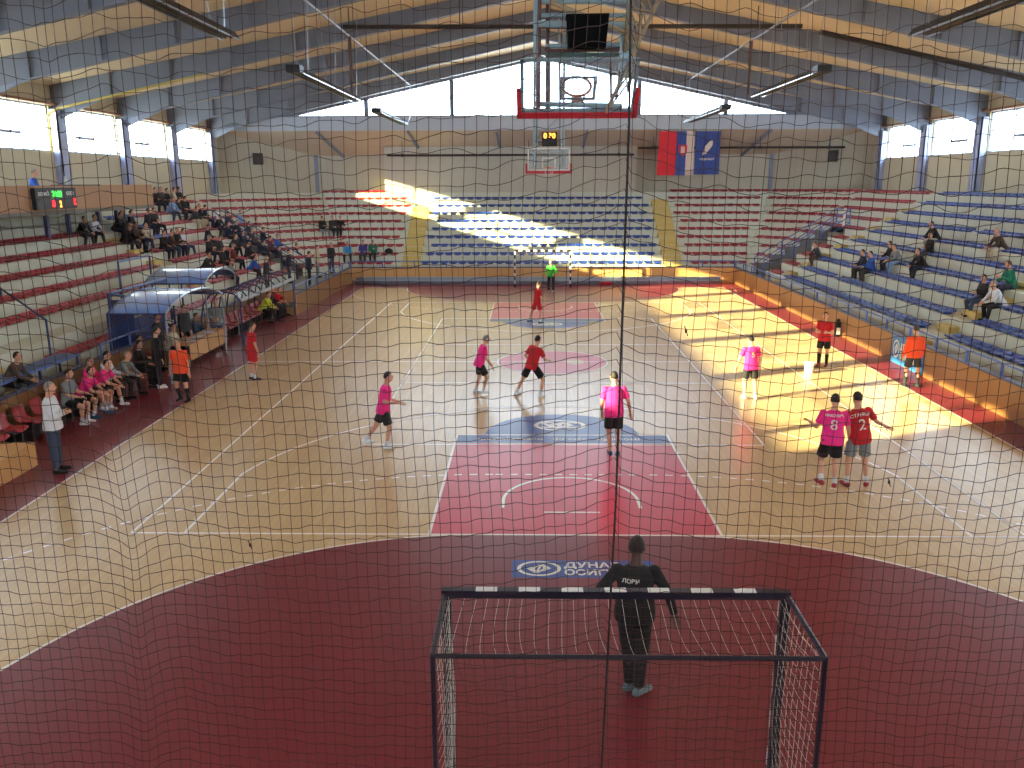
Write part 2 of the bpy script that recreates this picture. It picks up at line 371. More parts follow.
# ---- walls
def wall_box(name, a, b, m): return struct(name, MB().box(a, b), m)
FY = [46.8-5.83*k for k in range(10)]                       # frames
wins = []
for nm, x, sx in (('left', XL, -1), ('right', XR, 1)):
    mb = MB(); xo = x+sx*.3
    mb.box((x, YN, 0), (xo, YE, ZW0)); mb.box((x, YN, ZW1), (xo, YE, zroof(x)+.3))
    edges = [YE]+FY[:8]+[-1.4]
    for y in FY[:8]: mb.box((x, y-.28, ZW0), (xo, y+.28, ZW1))
    mb.box((x, FY[0], ZW0), (xo, YE, ZW1))
    mb.box((x, YN, ZW0), (xo, -1.4, ZW1))
    struct('wall_'+nm, mb, M_wallx)
    for i in range(9):
        a = edges[i]-.28; b = (edges[i+1]+.28) if i < 8 else -1.4
        if i == 0: continue
        wins.append((nm, x+sx*.15, b, a))
wn = 0
for nm, x, y0, y1 in wins:
    wn += 1
    if y1-y0 < .3: continue
    f = MB(); t = .05
    f.box((x-t, y0, ZW0), (x+t, y1, ZW0+.07)); f.box((x-t, y0, ZW1-.07), (x+t, y1, ZW1))
    f.box((x-t, y0, ZW0), (x+t, y0+.06, ZW1)); f.box((x-t, y1-.06, ZW0), (x+t, y1, ZW1))
    L = y1-y0
    if L > 2:
        for q in (.3, .62): f.box((x-.03, y0+L*q-.03, ZW0), (x+.03, y0+L*q+.03, ZW1))
        f.box((x-.04, y0+L*.3, ZW0+.62), (x+.04, y0+L*.62, ZW0+.74)); f.box((x-.03, y0+L*.62, ZW0+.98), (x+.03, y1, ZW0+1.02))
    w = f.build('window_%d' % wn, M_frame); w['kind'] = 'structure'
    MB().box((x-.004, y0, ZW0), (x+.004, y1, ZW1)).build('window_glass', M_pane, w)
# back wall, chamfers, centre projecting wall
ZB = 7.47
struct('wall_back', MB().box((-15.1, YB, 0), (15.4, YB+.3, ZB+.4)), M_wall)
struct('wall_back_left', MB().prism([(-15.1, YB, 0), (XL, YE, 0), (XL-.3, YE+.2, 0), (-15.2, YB+.4, 0)], (0, 0, ZW1+.2)), M_wall)
struct('wall_back_right', MB().prism([(15.4, YB, 0), (XR, YE, 0), (XR+.3, YE+.2, 0), (15.5, YB+.4, 0)][::-1], (0, 0, ZW1+.2)), M_wall)
struct('wall_back_centre', MB().box((-10.3, 50.25, tz(8)+.02), (6.3, YB-.001, 8.0)), mat('centre_wall', (190, 184, 170), .8, var=.04, scale=1.5))
mb = MB()
for x in (XL+5.5, XR-5.5): mb.box((x-.12, YB-.1, 5.0), (x+.12, YB+.05, ZB+.3))
struct('trim_1', mb, M_steel)
# near wall with an added, unseen gable window for fill light; end gable
def gable(y, name, wname):
    t = .25; mb = MB(); zb0, zb1 = 8.9, 9.74; xe = (13.1-zb1)/.213
    mb.prism([(XL, y, zb0), (XR, y, zb0), (XR, y, zb1), (XL, y, zb1)], (0, t, 0))
    o = struct(name, mb, M_band)
    mb = MB()
    mb.prism([(XL, y, zb1), (-xe, y, zb1), (0, y, 13.1), (xe, y, zb1), (XR, y, zb1), (XR, y, zroof(XR)+.2), (0, y, zroof(0)+.2), (XL, y, zroof(XL)+.2)], (0, t, 0))
    bm = bmesh.new(); me = mb.mesh(name, M_steel); bm.from_mesh(me); bmesh.ops.triangulate(bm, faces=bm.faces[:]); bm.to_mesh(me); bm.free()
    o2 = link('trim_2' if y > 0 else 'trim_3', me); o2['kind'] = 'structure'
    f = MB()
    for x in (-11, -5.6, .45, 6.1, 11.5): f.box((x-.13, y+.03, zb1), (x+.13, y+.2, zraf(x)))
    f.box((-xe, y+.03, zb1), (xe, y+.2, zb1+.08))
    w = f.build(wname, M_steel); w['kind'] = 'structure'
    MB().prism([(-xe, y+.1, zb1), (xe, y+.1, zb1), (0, y+.1, 13.1)], (0, .008, 0)).build('window_glass', M_pane, w)
    return o
gable(YE, 'wall_gable', 'window_30')
struct('wall_front', MB().box((XL, YN-.3, 0), (XR, YN, 8.9)), M_wall); gable(YN-.25, 'wall_front_gable', 'window_31')
# soffit of the lower end bay, with its ribs
mb = MB(); sz = lambda y: 8.9-(y-YE)/(YB-YE)*(8.9-ZB)
mb.prism([(XL, YE+.03, 8.9), (XR, YE+.03, 8.9), (15.4, YB, ZB), (-15.1, YB, ZB)], (0, 0, .2)); struct('ceiling_end_bay', mb, M_sof)
mb = MB()
for x in (-14.2, -8.4, -2.8, 2.9, 8.6, 14.4): mb.prism([(x-.07, YE, 8.9), (x+.07, YE, 8.9), (x*.93+.07, YB, ZB), (x*.93-.07, YB, ZB)], (0, 0, -.16))
struct('trim_4', mb, M_steel)
# roof
for nm, s in (('left', -1), ('right', 1)):
    xe = XL-.3 if s < 0 else XR+.3
    struct('ceiling_'+nm, MB().prism([(0, YN-.3, zroof(0)), (xe, YN-.3, zroof(xe)), (xe, YN-.3, zroof(xe)+.25), (0, YN-.3, zroof(0)+.25)], (0, YE-YN+.6, 0)), M_roof)
# steel frames: tapered I rafters with stiffeners + columns
for i, y in enumerate(FY):
    mb = MB()
    for s, xw in ((-1, XL), (1, XR)):
        xe = xw
        for (t, zo, th) in ((.02, 0, None),):
            mb.prism([(0, y-.012, zraf(0)), (xe, y-.012, zraf(xe)), (xe, y-.012, zroof(xe)), (0, y-.012, zroof(0))][::s], (0, .024, 0))
        mb.prism([(0, y-.16, zraf(0)), (xe, y-.16, zraf(xe)), (xe, y-.16, zraf(xe)+.04), (0, y-.16, zraf(0)+.04)], (0, .32, 0))
        # haunch
        mb.prism([(xe, y-.012, zraf(xe)), (xe-s*2.4, y-.012, zraf(xe-s*2.4)), (xe, y-.012, zraf(xe)-.5)], (0, .024, 0))
        for q in range(1, 8):
            x = xe*q/8; mb.box((x-.015, y-.14, zraf(x)), (x+.015, y+.14, zroof(x)-.01))
    o = mb.build('rafter', M_steel); o['kind'] = 'structure'; o['label'] = 'grey-blue steel roof rafter spanning the hall'
    for s, xw in ((-1, XL), (1, XR)) if i < 8 else ():
        c = MB().box((xw-s*.02, y-.30, .3), (xw-s*.34, y-.25, zraf(xw))); c.box((xw-s*.02, y+.25, .3), (xw-s*.34, y+.30, zraf(xw))); c.box((xw-s*.28, y-.30, .3), (xw-s*.34, y+.30, zraf(xw)))
        o = c.build('wall_column', M_steel2); o['kind'] = 'structure'
for s, xw in ((-1, XL), (1, XR)):
    mb = MB().box((xw, YN, ZW1), (xw-s*.25, YE, ZW1+.1)); struct('trim_%d' % (5 if s < 0 else 6), mb, mat('rust_strip', (150, 110, 84), .6))

# ------------------------------------------------------------------ barriers
def barrier(name, pts, label, postgap=1.75, h=.9, rail=.38, m=M_ply, top=M_kerb, fps=True):
    p, q = Vector(pts[0]), Vector(pts[1]); d = (q-p).normalized(); n_ = Vector((-d.y, d.x, 0))
    root = empty(name, p, label, 'barrier'); L = (q-p).length
    MB(p).prism([p, q, q+n_*.08, p+n_*.08], (0, 0, h)).build('wood_panel', m, root)
    MB(p).prism([p-n_*.03+Vector((0, 0, h)), q-n_*.03+Vector((0, 0, h)), q+n_*.14+Vector((0, 0, h)), p+n_*.14+Vector((0, 0, h))], (0, 0, .05)).build('top_kerb', top, root)
    if rail is None: return root
    MB(p).tube(p+n_*.05+Vector((0, 0, h+rail)), q+n_*.05+Vector((0, 0, h+rail)), .03).build('rail', M_rail, root)
    k = int(L/postgap)
    for i in range(k+1):
        c = p+d*(L*i/k)+n_*.05; MB(p).box(c+Vector((-.03, -.03, h)), c+Vector((.03, .03, h+rail))).build('post', M_rail, root)
    return root
b_r = barrier('court_barrier', [(BR, -2, 0), (BR, BY, 0)][::-1], 'long plywood court barrier with light blue rail below the right stand')
b_b = barrier('court_barrier', [(BR, BY+.0, 0), (BL, BY, 0)][::-1], 'plywood court barrier with blue rail behind the far goal', m=M_plyy)
b_l = barrier('court_barrier', [(BL, 30.1, 0), (BL, BY-.1, 0)], 'short plywood court barrier at the far left corner beyond the dugout')
b_l2 = barrier('court_barrier', [(-12.7, -2, 0), (-12.7, 30, 0)], 'plywood barrier with blue kerb and rail behind the team benches', h=.98, rail=None)
MB(b_l2.location).tube((-12.72, 15.7, 1.38), (-12.72, 19.3, 1.38), .03).build('rail', M_rail, b_l2)
for y in (15.75, 17.5, 19.25): MB(b_l2.location).tube((-12.72, y, 1.0), (-12.72, y, 1.38), .03).build('post', M_rail, b_l2)
o = MB((-11.9, 30.05, 0)).box((-12.7, 30.02, 0), (-11.1, 30.1, 1.1)).build('dugout_end_panel', M_plyt); tag(o, 'plywood end panel closing the far dugout', 'panel')
# long grey crash mat at the far end
o = MB((0, 41.5, 0)).box((-10.9, 41.25, .0), (10.35, 41.85, .42)).build('crash_mat', M_mat); bevel(o, .17, 4); o.data.shade_smooth()
tag(o, 'long grey rolled crash mat lying along the far barrier', 'mat')
o = MB((3.6, 41.0, 0)).box((3.25, 40.9, 0), (3.95, 41.2, .2)).build('sports_bag', M_pad); bevel(o, .06, 3); tag(o, 'small red bag on the floor by the far crash mat', 'bag')
# banner on the right barrier
p0 = at(880, 345, x=11.07); p1 = at(911, 352, x=11.07)
by0, by1 = 17.9, 20.1
o = MB((11.08, 19, .45)).box((11.05, by0, .03), (11.085, by1, .9)).build('banner', mat('sky_blue_banner', (56, 128, 196), .5)); tag(o, 'blue sponsor banner with round emblem on the right barrier', 'banner')
def on(o, Mw): return Matrix.Translation(-o)@Mw
bo = Vector((11.08, 19, .45)); o.location = bo
Mb = basis((11.04, 19.75, .5), (0, -1, 0), (0, 0, 1)); emblem(on(bo, Mb)@Matrix.Diagonal((1, 1.25, 1, 1)), .23, M_white, o)
put_text('ДУНАВ', .25, on(bo, basis((11.04, 19.45, .62), (0, -1, 0), (0, 0, 1))), M_white, o, 1.2, .012, 'LEFT'); put_text('ОСИГУРАЊЕ', .25, on(bo, basis((11.04, 19.45, .33), (0, -1, 0), (0, 0, 1))), M_white, o, .82, .012, 'LEFT')
for nm in ('crash_mat', 'sports_bag', 'dugout_end_panel'):
    ob = bpy.data.objects[nm]; ob.location = {'crash_mat': (0, 41.5, 0), 'sports_bag': (3.6, 41.0, 0), 'dugout_end_panel': (-11.9, 30.05, 0)}[nm]
# dark case hanging on barrier, small white tapered item, unidentified, on court
o = MB().box((-.1, -.1, 0), (.1, .1, .58)).box((-.07, -.07, .58), (.07, .07, .68)).build('equipment_case', M_blk); bevel(o, .03); o.location = (10.93, 24.7, .0)
tag(o, 'dark upright case standing against the right barrier', 'case')
MB().box((-.07, -.11, .1), (.07, -.095, .35)).build('white_label', M_white, o)
o = MB().tube((0, 0, 0), (0, 0, .32), .12, 16, .15).build('item', M_white); o.location = (7.85, 18.4, 0); tag(o, 'small white item standing on the sunlit court', 'item')
MB().tube((0, 0, .32), (0, 0, .34), .16, 16).build('rim', M_white, o)

# ------------------------------------------------------------------ stair rails at the openings and side stand rails
def rails(name, sx, x1, label):
    root = empty(name, (x1, VOM[0], Z1-H), label, 'railing')
    o_ = (x1, VOM[0], Z1-H)
    for y in (VOM[0]+.05, VOM[1]-.05):
        lo = Vector((x1-sx*.1, y, Z1-H+1.0)); hi = Vector((x1+sx*D0*5.4, y, tz(5)+1.0))
        mb = MB(o_)
        for dz in (0, -.35, -.7): mb.tube(lo+Vector((0, 0, dz)), hi+Vector((0, 0, dz)), .025)
        mb.build('handrail', M_rail if sx > 0 else M_navy, root)
        for k in range(4):
            t = k/3; c = lo.lerp(hi, t); MB(o_).tube(c-Vector((0, 0, 1.0 if k in (0, 3) else 1.0)), c, .03).build('post', M_rail if sx > 0 else M_navy, root)
    mb = MB(o_)
    for dz in (0, -.35, -.7): mb.tube((x1+sx*D0*5.4, VOM[0]+.05, tz(5)+1+dz), (x1+sx*D0*5.4, VOM[1]-.05, tz(5)+1+dz), .025)
    mb.build('top_rail', M_rail if sx > 0 else M_navy, root)
    MB(o_).box((x1+sx*D0*5.2, VOM[0]+.4, tz(5)), (x1+sx*D0*5.3, VOM[0]+.65, tz(5)+1.05)).build('white_panel', M_white, root)
rails('stair_railing', 1, XR1, 'blue stair railing around the opening in the right stand')
rails('stair_railing', -1, XL1, 'dark blue stair railing around the opening in the left stand')

# ------------------------------------------------------------------ seats
def seat_mesh():
    prof = [(-.02, .05), (.02, .075), (.14, .055), (.26, .05), (.32, .07), (.35, .11), (.365, .165)]
    bm = bmesh.new(); g = []
    for (y, z) in prof:
        g.append([bm.verts.new((x, y, z+(.02*(abs(x)/.25)**2 if z < .1 else 0))) for x in (-.25, -.14, 0, .14, .25)])
    for i in range(len(g)-1):
        for j in range(4): bm.faces.new((g[i][j], g[i][j+1], g[i+1][j+1], g[i+1][j]))
    bmesh.ops.recalc_face_normals(bm, faces=bm.faces[:]); bmesh.ops.solidify(bm, geom=bm.faces[:], thickness=.02)
    bmesh.ops.create_cube(bm, size=1, matrix=Matrix.Translation((0, .16, .022))@Matrix.Diagonal((.3, .2, .04, 1)))
    me = bpy.data.meshes.new('seat'); bm.to_mesh(me); bm.free(); return me
SM = seat_mesh()
SEATM = {}
for nm, m in (('blue', M_seatb), ('red', M_seatr)):
    me = SM.copy(); me.materials.append(m); me.shade_smooth(); SEATM[nm] = me
SEATS = []   # (x,y,z,rz,colour,side,row)
for k in range(10):
    z = tz(k)
    # right stand: blue up to the far aisle, red beyond
    y = 8.3
    while y < 55-CH*0+(CH*k)-(XR1+D0*k)-.1:
        if k < 5 and VOM[0]-.3 < y < VOM[1]+.3: y += .55; continue
        if any(abs(y-a) < .75 for a in AIS_R): y += .55; continue
        if not (k == 2 and 30 < y < 30.8 or k == 6 and 27.4 < y < 28 or k == 1 and 31 < y < 31.6):
            SEATS.append((XR1+D0*k+.05, y, z, -PI/2, 'blue' if y < 37 else 'red', 'right', k))
        y += .55
    # left stand
    y = 8.3
    while k < 9 and y < 54.4+CH*k+(XL1-D0*k)-.1:
        c = 'red' if y < 28.5 else ('blue' if k > 4 else 'red')
        if (k < 5 and VOM[0]-.3 < y < VOM[1]+.3) or any(abs(y-a) < .8 for a in AIS_L) or (k > 4 and y < 29.9+(.6 if k > 5 else 0)-(.0)) and k > 6: y += .55; continue
        if k == 1 and 13 < y < 26: y += .55; continue
        if k == 0 and y < 15: y += .55; continue
        if k > 4 and 33.5 < y: c = 'red'
        SEATS.append((XL1-D0*k-.05, y, z, PI/2, c, 'left', k)); y += .55
    # end stand
    xl, xr = (YB1+D0*k)-(54.4+CH*k)+.1, (55+CH*k)-(YB1+D0*k)-.1
    x = xl
    while x < xr:
        if any(abs(x-a) < .85 for a in AIS_B): x += .55; continue
        if k == 9 and -10.4 < x < 7.9: x += .55; continue
        SEATS.append((x, YB1+D0*k+.05, z, 0, 'blue' if abs(x) < 7.75 else 'red', 'end', k)); x += .55
    # chamfered corners
    for sx, c0 in ((1, 55.0), (-1, 54.4)):
        c = c0+CH*k; x1 = XR1 if sx > 0 else -XL1
        a = Vector((x1+D0*k, c-(x1+D0*k))); b = Vector((c-(YB1+D0*k), YB1+D0*k)); L = (b-a).length; t = .25
        while t < L-.15 and not (sx < 0 and k == 9):
            p = a.lerp(b, t/L); SEATS.append((sx*(p.x+.035), p.y+.035, z, -sx*PI/4, 'red', 'right corner' if sx > 0 else 'left corner', k)); t += .55
def view_px(x, y, z):
    v = Vector((x, y, z))-CAM; t = v.dot(_d)
    return (512+FPX*v.dot(_r2)/t, 384-FPX*v.dot(_u2)/t, t) if t > .1 else (-1e4, 0, t)
vis = []
for s in SEATS:
    u, v, t = view_px(*s[:3])
    if t > 0 and -15 < u < 1040 and -10 < v < 790: vis.append((t, s))
vis.sort(key=lambda q: q[0])
for i, (t, s) in enumerate(vis[:300]):
    o = bpy.data.objects.new('stadium_seat', SEATM[s[4]]); COL.objects.link(o); o.location = s[:3]; o.rotation_euler.z = s[3]
    end = {'right': 'the blue-seated stand right of the court', 'left': 'the red-seated stand left of the court'}.get(s[5], 'the stand '+s[5])
    tag(o, '%s plastic seat in the %s row of %s' % (s[4], ROWN[s[6]], end), 'seat', '%s seats of the %s row, %s stand' % (s[4], ROWN[s[6]], s[5]))
for cname, me in SEATM.items():
    mb = MB(); vv = [v.co.copy() for v in SM.vertices]; ff = [tuple(p.vertices) for p in SM.polygons]
    for t, s in vis[300:]:
        if s[4] != cname: continue
        Mx = Matrix.Translation(s[:3])@Matrix.Rotation(s[3], 4, 'Z'); mb.add([Mx@v for v in vv], ff)
    o = mb.build('stadium_seats', MATS['%s_plastic' % cname]); tag(o, 'the farther rows of %s plastic seats in the end stand and corners' % cname, 'seats', None, 'stuff')

# ------------------------------------------------------------------ balcony and scoreboard on the left
bx = -17.3
bal = empty('balcony', (bx, 18, 4.83), 'plywood fronted balcony above the left stand', 'balcony')
M_bp = brick('balcony_panel', (232, 188, 146), (226, 180, 136), (170, 124, 84), 1.25, 40, .45, .01, (PI/2, 0, PI/2))
MB((bx, 18, 4.83)).box((bx-.06, 4, 4.83), (bx, 30.6, 5.68)).build('front_panel', M_bp, bal)
MB((bx, 18, 4.83)).box((bx-.06, 30.5, 4.83), (XL+.35, 30.6, 5.68)).build('end_panel', M_plyy, bal)
MB((bx, 18, 4.83)).box((bx, 4, 4.68), (XL+.35, 30.6, 4.83)).build('floor_slab', M_deck, bal)
for px, y in ((41, 21.6), (62.5, 23.0), (97, 25.2), (124, 27.3), (147, 26.7)):
    MB((bx, 18, 4.83)).box((-18.67, y*1.075-.05+1.1-.07, tz(6)), (-18.53, y*1.075-.05+1.1+.07, 4.70)).build('post', M_navy, bal)
MB((bx, 18, 4.83)).box((bx-.5, 23.4, 5.66), (bx+.02, 26.0, 5.70)).build('desk_top', M_dk, bal)
sc = MB().box((0, -1.3, -.36), (.16, 1.3, .36)).build('scoreboard', mat('scoreboard_black', (34, 38, 46), .5)); bevel(sc, .015)
sc.location = (bx+.02, 22.5, 5.24); tag(sc, 'black electronic scoreboard with green time digits on the balcony front', 'scoreboard')
S_g = glow('green_digits', (60, 190, 70), 2.2); S_r = glow('red_digits', (230, 40, 50), 2.2); S_o = glow('orange_digits', (255, 170, 60), 2.5)
MB().box((.16, -.42, -.02), (.165, .42, .30)).build('time_window', mat('time_window_green', (70, 96, 80), .5), sc)
Bx = lambda y, z: basis((.17, y, z), (0, 1, 0), (0, 0, 1))
put_text('20:00', .3, Bx(0, .14), S_g, sc, .95, .008, name='time_digits'); put_text('10', .32, Bx(-.28-.0, -.18), S_r, sc, .7, .01, name='score_digits'); put_text('12', .32, Bx(1.12, -.14), S_r, sc, .6, .01, name='score_digits')
put_text('2', .3, Bx(.18, -.2), S_o, sc, .9, .012, name='period_digit'); put_text('DOMAĆI', .17, Bx(-.82, .16), M_white, sc, 1, .004, name='lettering'); put_text('GOSTI', .17, Bx(.86, .16), M_white, sc, 1, .004, name='lettering')
o = MB().tube((0, 0, 0), (0, 0, .2), .06, 12).tube((0, 0, .2), (0, 0, .3), .03, 10).build('bottle', M_white); o.location = (bx-.25, 24.0, 5.705); tag(o, 'small white bottle standing on the balcony desk', 'bottle')

# ------------------------------------------------------------------ goals
def goal(y, s, label, near):
    g = empty('handball_goal', (.025 if near else 0, y, 0), label, 'goal'); o_ = (0, y, 0); w = .085; X = 1.53 if near else 1.5
    def bar(name, a, b, axis, mirror=False, stripe=.2):
        mb = MB(o_); a = Vector(a); b = Vector(b); n = max(1, round((b-a).length/stripe)); lo = 0
        for i in range(n):
            p = a.lerp(b, i/n); q = a.lerp(b, (i+1)/n); mb.mi = i % 2
            e = [Vector((w/2, w/2, 0)), Vector((w/2, 0, w/2))][0 if axis == 'z' else 1]
            if axis == 'z': mb.box(p-Vector((w/2, w/2, 0)), q+Vector((w/2, w/2, 0)))
            else: mb.box(p-Vector((0, w/2, w/2)), q+Vector((0, w/2, w/2)))
        return mb.build(name, [M_goaln, M_white], g)
    zt = 2.04
    if near:
        # crossbar: dark bar whose top face carries the stripes; rear faces left plain navy to paint in their shade
        mb = MB(o_).box((-X-w, y-w/2, 2.0), (X+w, y+w/2, 2.075)); 
        mb.build('crossbar', M_goaln, g)
        mb = MB(o_)
        for i in range(7): x0 = -1.30+.4*i; mb.box((x0, y-w/2, 2.070), (x0+.2, y+w/2, 2.0765))
        mb.build('white_stripes', M_white, g.children[-1])
        for sx in (-1, 1): MB(o_).box((sx*X, y-w/2, 0), (sx*(X+w), y+w/2, 2.0)).build('post', M_goaln, g)  # posts stay navy behind, their rear shade put into the colour
        for sx, post in zip((-1, 1), g.children[-2:]):
            mb = MB(o_)
            for i in range(5): mb.box((sx*X-sx*.001, y+w*.2, .2+.4*i), (sx*(X+w), y+w/2+.003, .4+.4*i))
            mb.build('white_stripes', M_white, post)
    else:
        bar('crossbar', (-X-w/2, y, zt), (X+w/2, y, zt), 'x')
        for sx in (-1, 1): bar('post', (sx*(X+w/2), y, 0), (sx*(X+w/2), y, 2.0), 'z')
    dp = 1.06
    yr = y-s*dp; zr = 2.02 if near else 1.9
    for sx in (-1, 1):
        x = sx*(X+.06)
        MB(o_).tube((x, y, 2.03), (x, yr, zr), .025, 8).build('top_stay', M_goaln, g)
        MB(o_).tube((x, yr, zr+.02), (x, yr, 0), .023, 8).build('rear_post', M_goaln, g)
        MB(o_).tube((x, y, .03), (x, yr, .03), .025, 8).build('base_bar', M_goaln, g)
    MB(o_).tube((-X-.07, yr, zr), (X+.07, yr, zr), .021, 8).build('rear_bar', M_goaln, g)
    # net: top panel sagging, back panel, sides
    r = .0024 if near else .0022; top = MB(o_); tc = MB(o_); st = .11
    n = int(2*X/st)
    for i in range(n+1):
        x = -X+2*X*i/n; pts = []
        for j in range(9):
            t = j/8; pts.append((x+.06*math.sin(3.2*t+.9)*math.sin(i*.9)*.3+.05*math.sin(PI*t)*(1 if x > 0 else -1)*abs(x)/1.5, y-s*dp*t, 2.0+(zr-2.0)*t-.10*math.sin(PI*t)-.012*math.sin(i*1.7+t*5)))
        top.strand(pts, r)
    for j in range(1, 9):
        t = j/9; tc.strand([(-X+2*X*i/24, y-s*dp*t, 2.0+(zr-2.0)*t-.10*math.sin(PI*t)-.012*math.sin(i*1.7*1.13+t*5)) for i in range(25)], r*.6)
    top.build('top_net', M_netw, g); tc.build('top_net_cross_cords', M_netbr, g)
    bk = MB(o_)
    for i in range(n+1):
        x = -X+2*X*i/n; bk.strand([(x*(1-.10*math.sin(PI*j/10)), yr+s*.18*math.sin(PI*j/10)*(1 if near else -.2), zr*(1-j/10)+.02) for j in range(11)], r)
    for j in range(18):
        t = j/18; bk.strand([((-X+2*X*i/24)*(1-.10*math.sin(PI*t)), yr+s*.18*math.sin(PI*t)*(1 if near else -.2), zr*(1-t)+.02+.012*math.sin(i*1.3+j)-.06*math.sin(PI*i/24)*(1 if j == 0 else .4)) for i in range(25)], r)
    bk.build('back_net', M_netbr if near else M_netw, g)
    for sx in (-1, 1):
        sd = MB(o_); x = sx*(X+.03)
        for i in range(10): yy = y-s*dp*i/9; sd.strand([(x-sx*.05*math.sin(PI*j/8), yy+.02*math.sin(j*1.3+i), 2.0*(1-j/8)+.01) for j in range(9)], r)
        for j in range(18): zz = 2.0*(1-j/18)+.01; sd.strand([(x-sx*.05*math.sin(PI*i/8), y-s*dp*i/8, zz+.015*math.sin(i*2.1+j)) for i in range(9)], r)
        sd.build('side_net', M_netw if near else M_netw, g)
    return g
goal(0, 1, 'handball goal with dark striped bars and net, nearest the camera', True)
goal(40, -1, 'small striped handball goal at the far end of the court', False)

# ------------------------------------------------------------------ heaters, pipes, roof equipment
def heater(x, y0, y1, z, label):
    g = empty('radiant_heater', (x, (y0+y1)/2, z), label, 'heater', 'overhead heaters'); o_ = (x, (y0+y1)/2, z)
    pr = [(-.22, -.02), (-.12, .13), (.12, .13), (.22, -.02), (.20, -.02), (.11, .10), (-.11, .10), (-.20, -.02)]
    mb = MB(o_)
    pts = [(x+a, y0, z+b) for a, b in pr]; n = len(pr)
    mb.add([(p[0], y0, p[2]) for p in pts]+[(p[0], y1, p[2]) for p in pts], [(i, (i+1) % n, (i+1) % n+n, i+n) for i in range(n)]+[(0, 1, 6, 7), (1, 2, 5, 6), (2, 3, 4, 5), (8, 15, 14, 9), (9, 14, 13, 10), (10, 13, 12, 11)])
    mb.build('reflector', M_blk, g)
    MB(o_).tube((x-.07, y0+.15, z+.02), (x-.07, y1-.15, z+.02), .05).tube((x+.07, y0+.15, z+.02), (x+.07, y1-.15, z+.02), .05).build('burner_tube', M_blk, g)
    MB(o_).box((x-.2, y0-.35, z-.04), (x+.2, y0+.1, z+.16)).build('burner_box', M_blk, g)
    for s in (-1, 1): MB(o_).box((x+s*.20-.008, y0, z-.05), (x+s*.20+.012, y1, z-.02)).build('edge_strip', M_silver, g)
    for yy in (y0+.8, (y0+y1)/2, y1-.8):
        for s in (-1, 1): MB(o_).tube((x+s*.15, yy, z+.1), (x+s*.3, yy, zroof(x)-.05), .008, 5).build('hanger_wire', M_silver, g)
heater(-7.5, 4.6, 13.0, 8.92, 'long black overhead heater at the upper left, nearest of the left line'); heater(-7.5, 18.5, 27.4, 8.86, 'long overhead heater in the middle of the left line'); heater(-7.5, 32, 40.6, 8.77, 'long overhead heater before the gable window, left line')
heater(7.5, 3.4, 12.2, 8.78, 'long black overhead heater at the upper right, nearest of the right line'); heater(7.5, 18.4, 25.3, 8.76, 'long overhead heater in the middle of the right line'); heater(7.5, 30.5, 39.2, 8.73, 'long overhead heater before the gable window, right line')
for sx, lb in ((-1, 'left'), (1, 'right')):
    x = 7.6*sx; ye = 43.9 if sx < 0 else 39.5; zp = 11.15 if sx < 0 else 10.9; o_ = (x, 30, zp); g = empty('gas_pipe', o_, 'thin silver pipe running below the roof above the %s heaters' % lb, 'pipe')
    MB(o_).tube((x, 14, zp), (x, ye, zp), .038).build('pipe', mat('dull_pipe', (120, 126, 138), .45), g)
    MB(o_).tube((x, ye, zp), (x, ye, 9.5), .025).tube((x, ye, 9.5), (x, ye-1.5, 8.95), .025).build('drop_pipe', M_silver, g)
    MB(o_).tube((x, 27.0, zp), (x, 27.0, 10.0), .07).tube((x, 27.0, 10.0), (x, 27.0, 8.95), .05).build('flue', M_btube, g)
    for y in (17.65, 23.48, 29.31, 35.14, 39.4): MB(o_).tube((x, y, zp), (x, y, zraf(x)+.02), .012, 5).build('hanger_wire', M_silver, g)
g = empty('divider_pipe', (0, 27, 11.45), 'dark horizontal pipe slung below the rafters across the hall', 'pipe')
o_ = (0, 27, 11.45)
MB(o_).tube((-7.9, 27, 11.48), (9.46, 27, 11.40), .085).build('pipe', M_dk, g)
for x in (-7.6, -3.4, 3.4, 7.8): MB(o_).tube((x, 27, 11.4), (x, 27, zroof(x)+.02), .02, 6).build('hanger', M_dk, g)
o = MB((13, 27, 10.2)).tube((10.15, 27, 11.19), (XR-.02, 27, 8.88), .10).build('roof_pipe', M_dk); o.location = (13, 27, 10.2); tag(o, 'thick dark pipe sloping down under the right side of the roof', 'pipe')
for k, (x, y) in enumerate(((12.5, 27), (17.5, 27))): MB((13, 27, 10.2)).tube((x, y, 11.19-.2154*(x-10.15)), (x, y, zroof(x)+.02), .015, 5).build('hanger', M_dk, o)
for x0, x1, y, z, lb in ((at(387, 155, y=49.6).x, at(634, 156, y=49.6).x, 49.6, at(500, 155, y=49.6).z, 'left and middle'), (at(638, 147, y=49.2).x, at(845, 147, y=49.2).x, 49.2, at(740, 147.5, y=49.2).z, 'right')):
    o_ = ((x0+x1)/2, y, z); o = MB(o_).tube((x0, y, z), (x1, y, z), .07).build('curtain_pipe', M_dk); o.location = o_
    tag(o, 'dark horizontal pipe before the end wall, %s part' % lb, 'pipe')
    for x in (x0+1, (x0+x1)/2+1.2, x1-1): MB(o_).tube((x, y, z), (x, y, sz(y)+.02), .02, 5).box((x-.08, y-.08, z-.1), (x+.08, y+.08, z+.1)).build('hanger', M_dk, o)
# yellow conduit along the left rafter
o = MB((-19, 27.6, 9)).path([(-20.5, 28.7, 7.0), (-20.45, 28.7, 8.5), (-20.1, 28.9, 8.75), (-14, 29.2, zraf(14)-.03)], .045).build('gas_conduit', mat('yellow_conduit', (196, 176, 96), .5)); o.location = (-19, 27.6, 9); tag(o, 'yellowish conduit bent from the left wall up along a rafter', 'pipe')

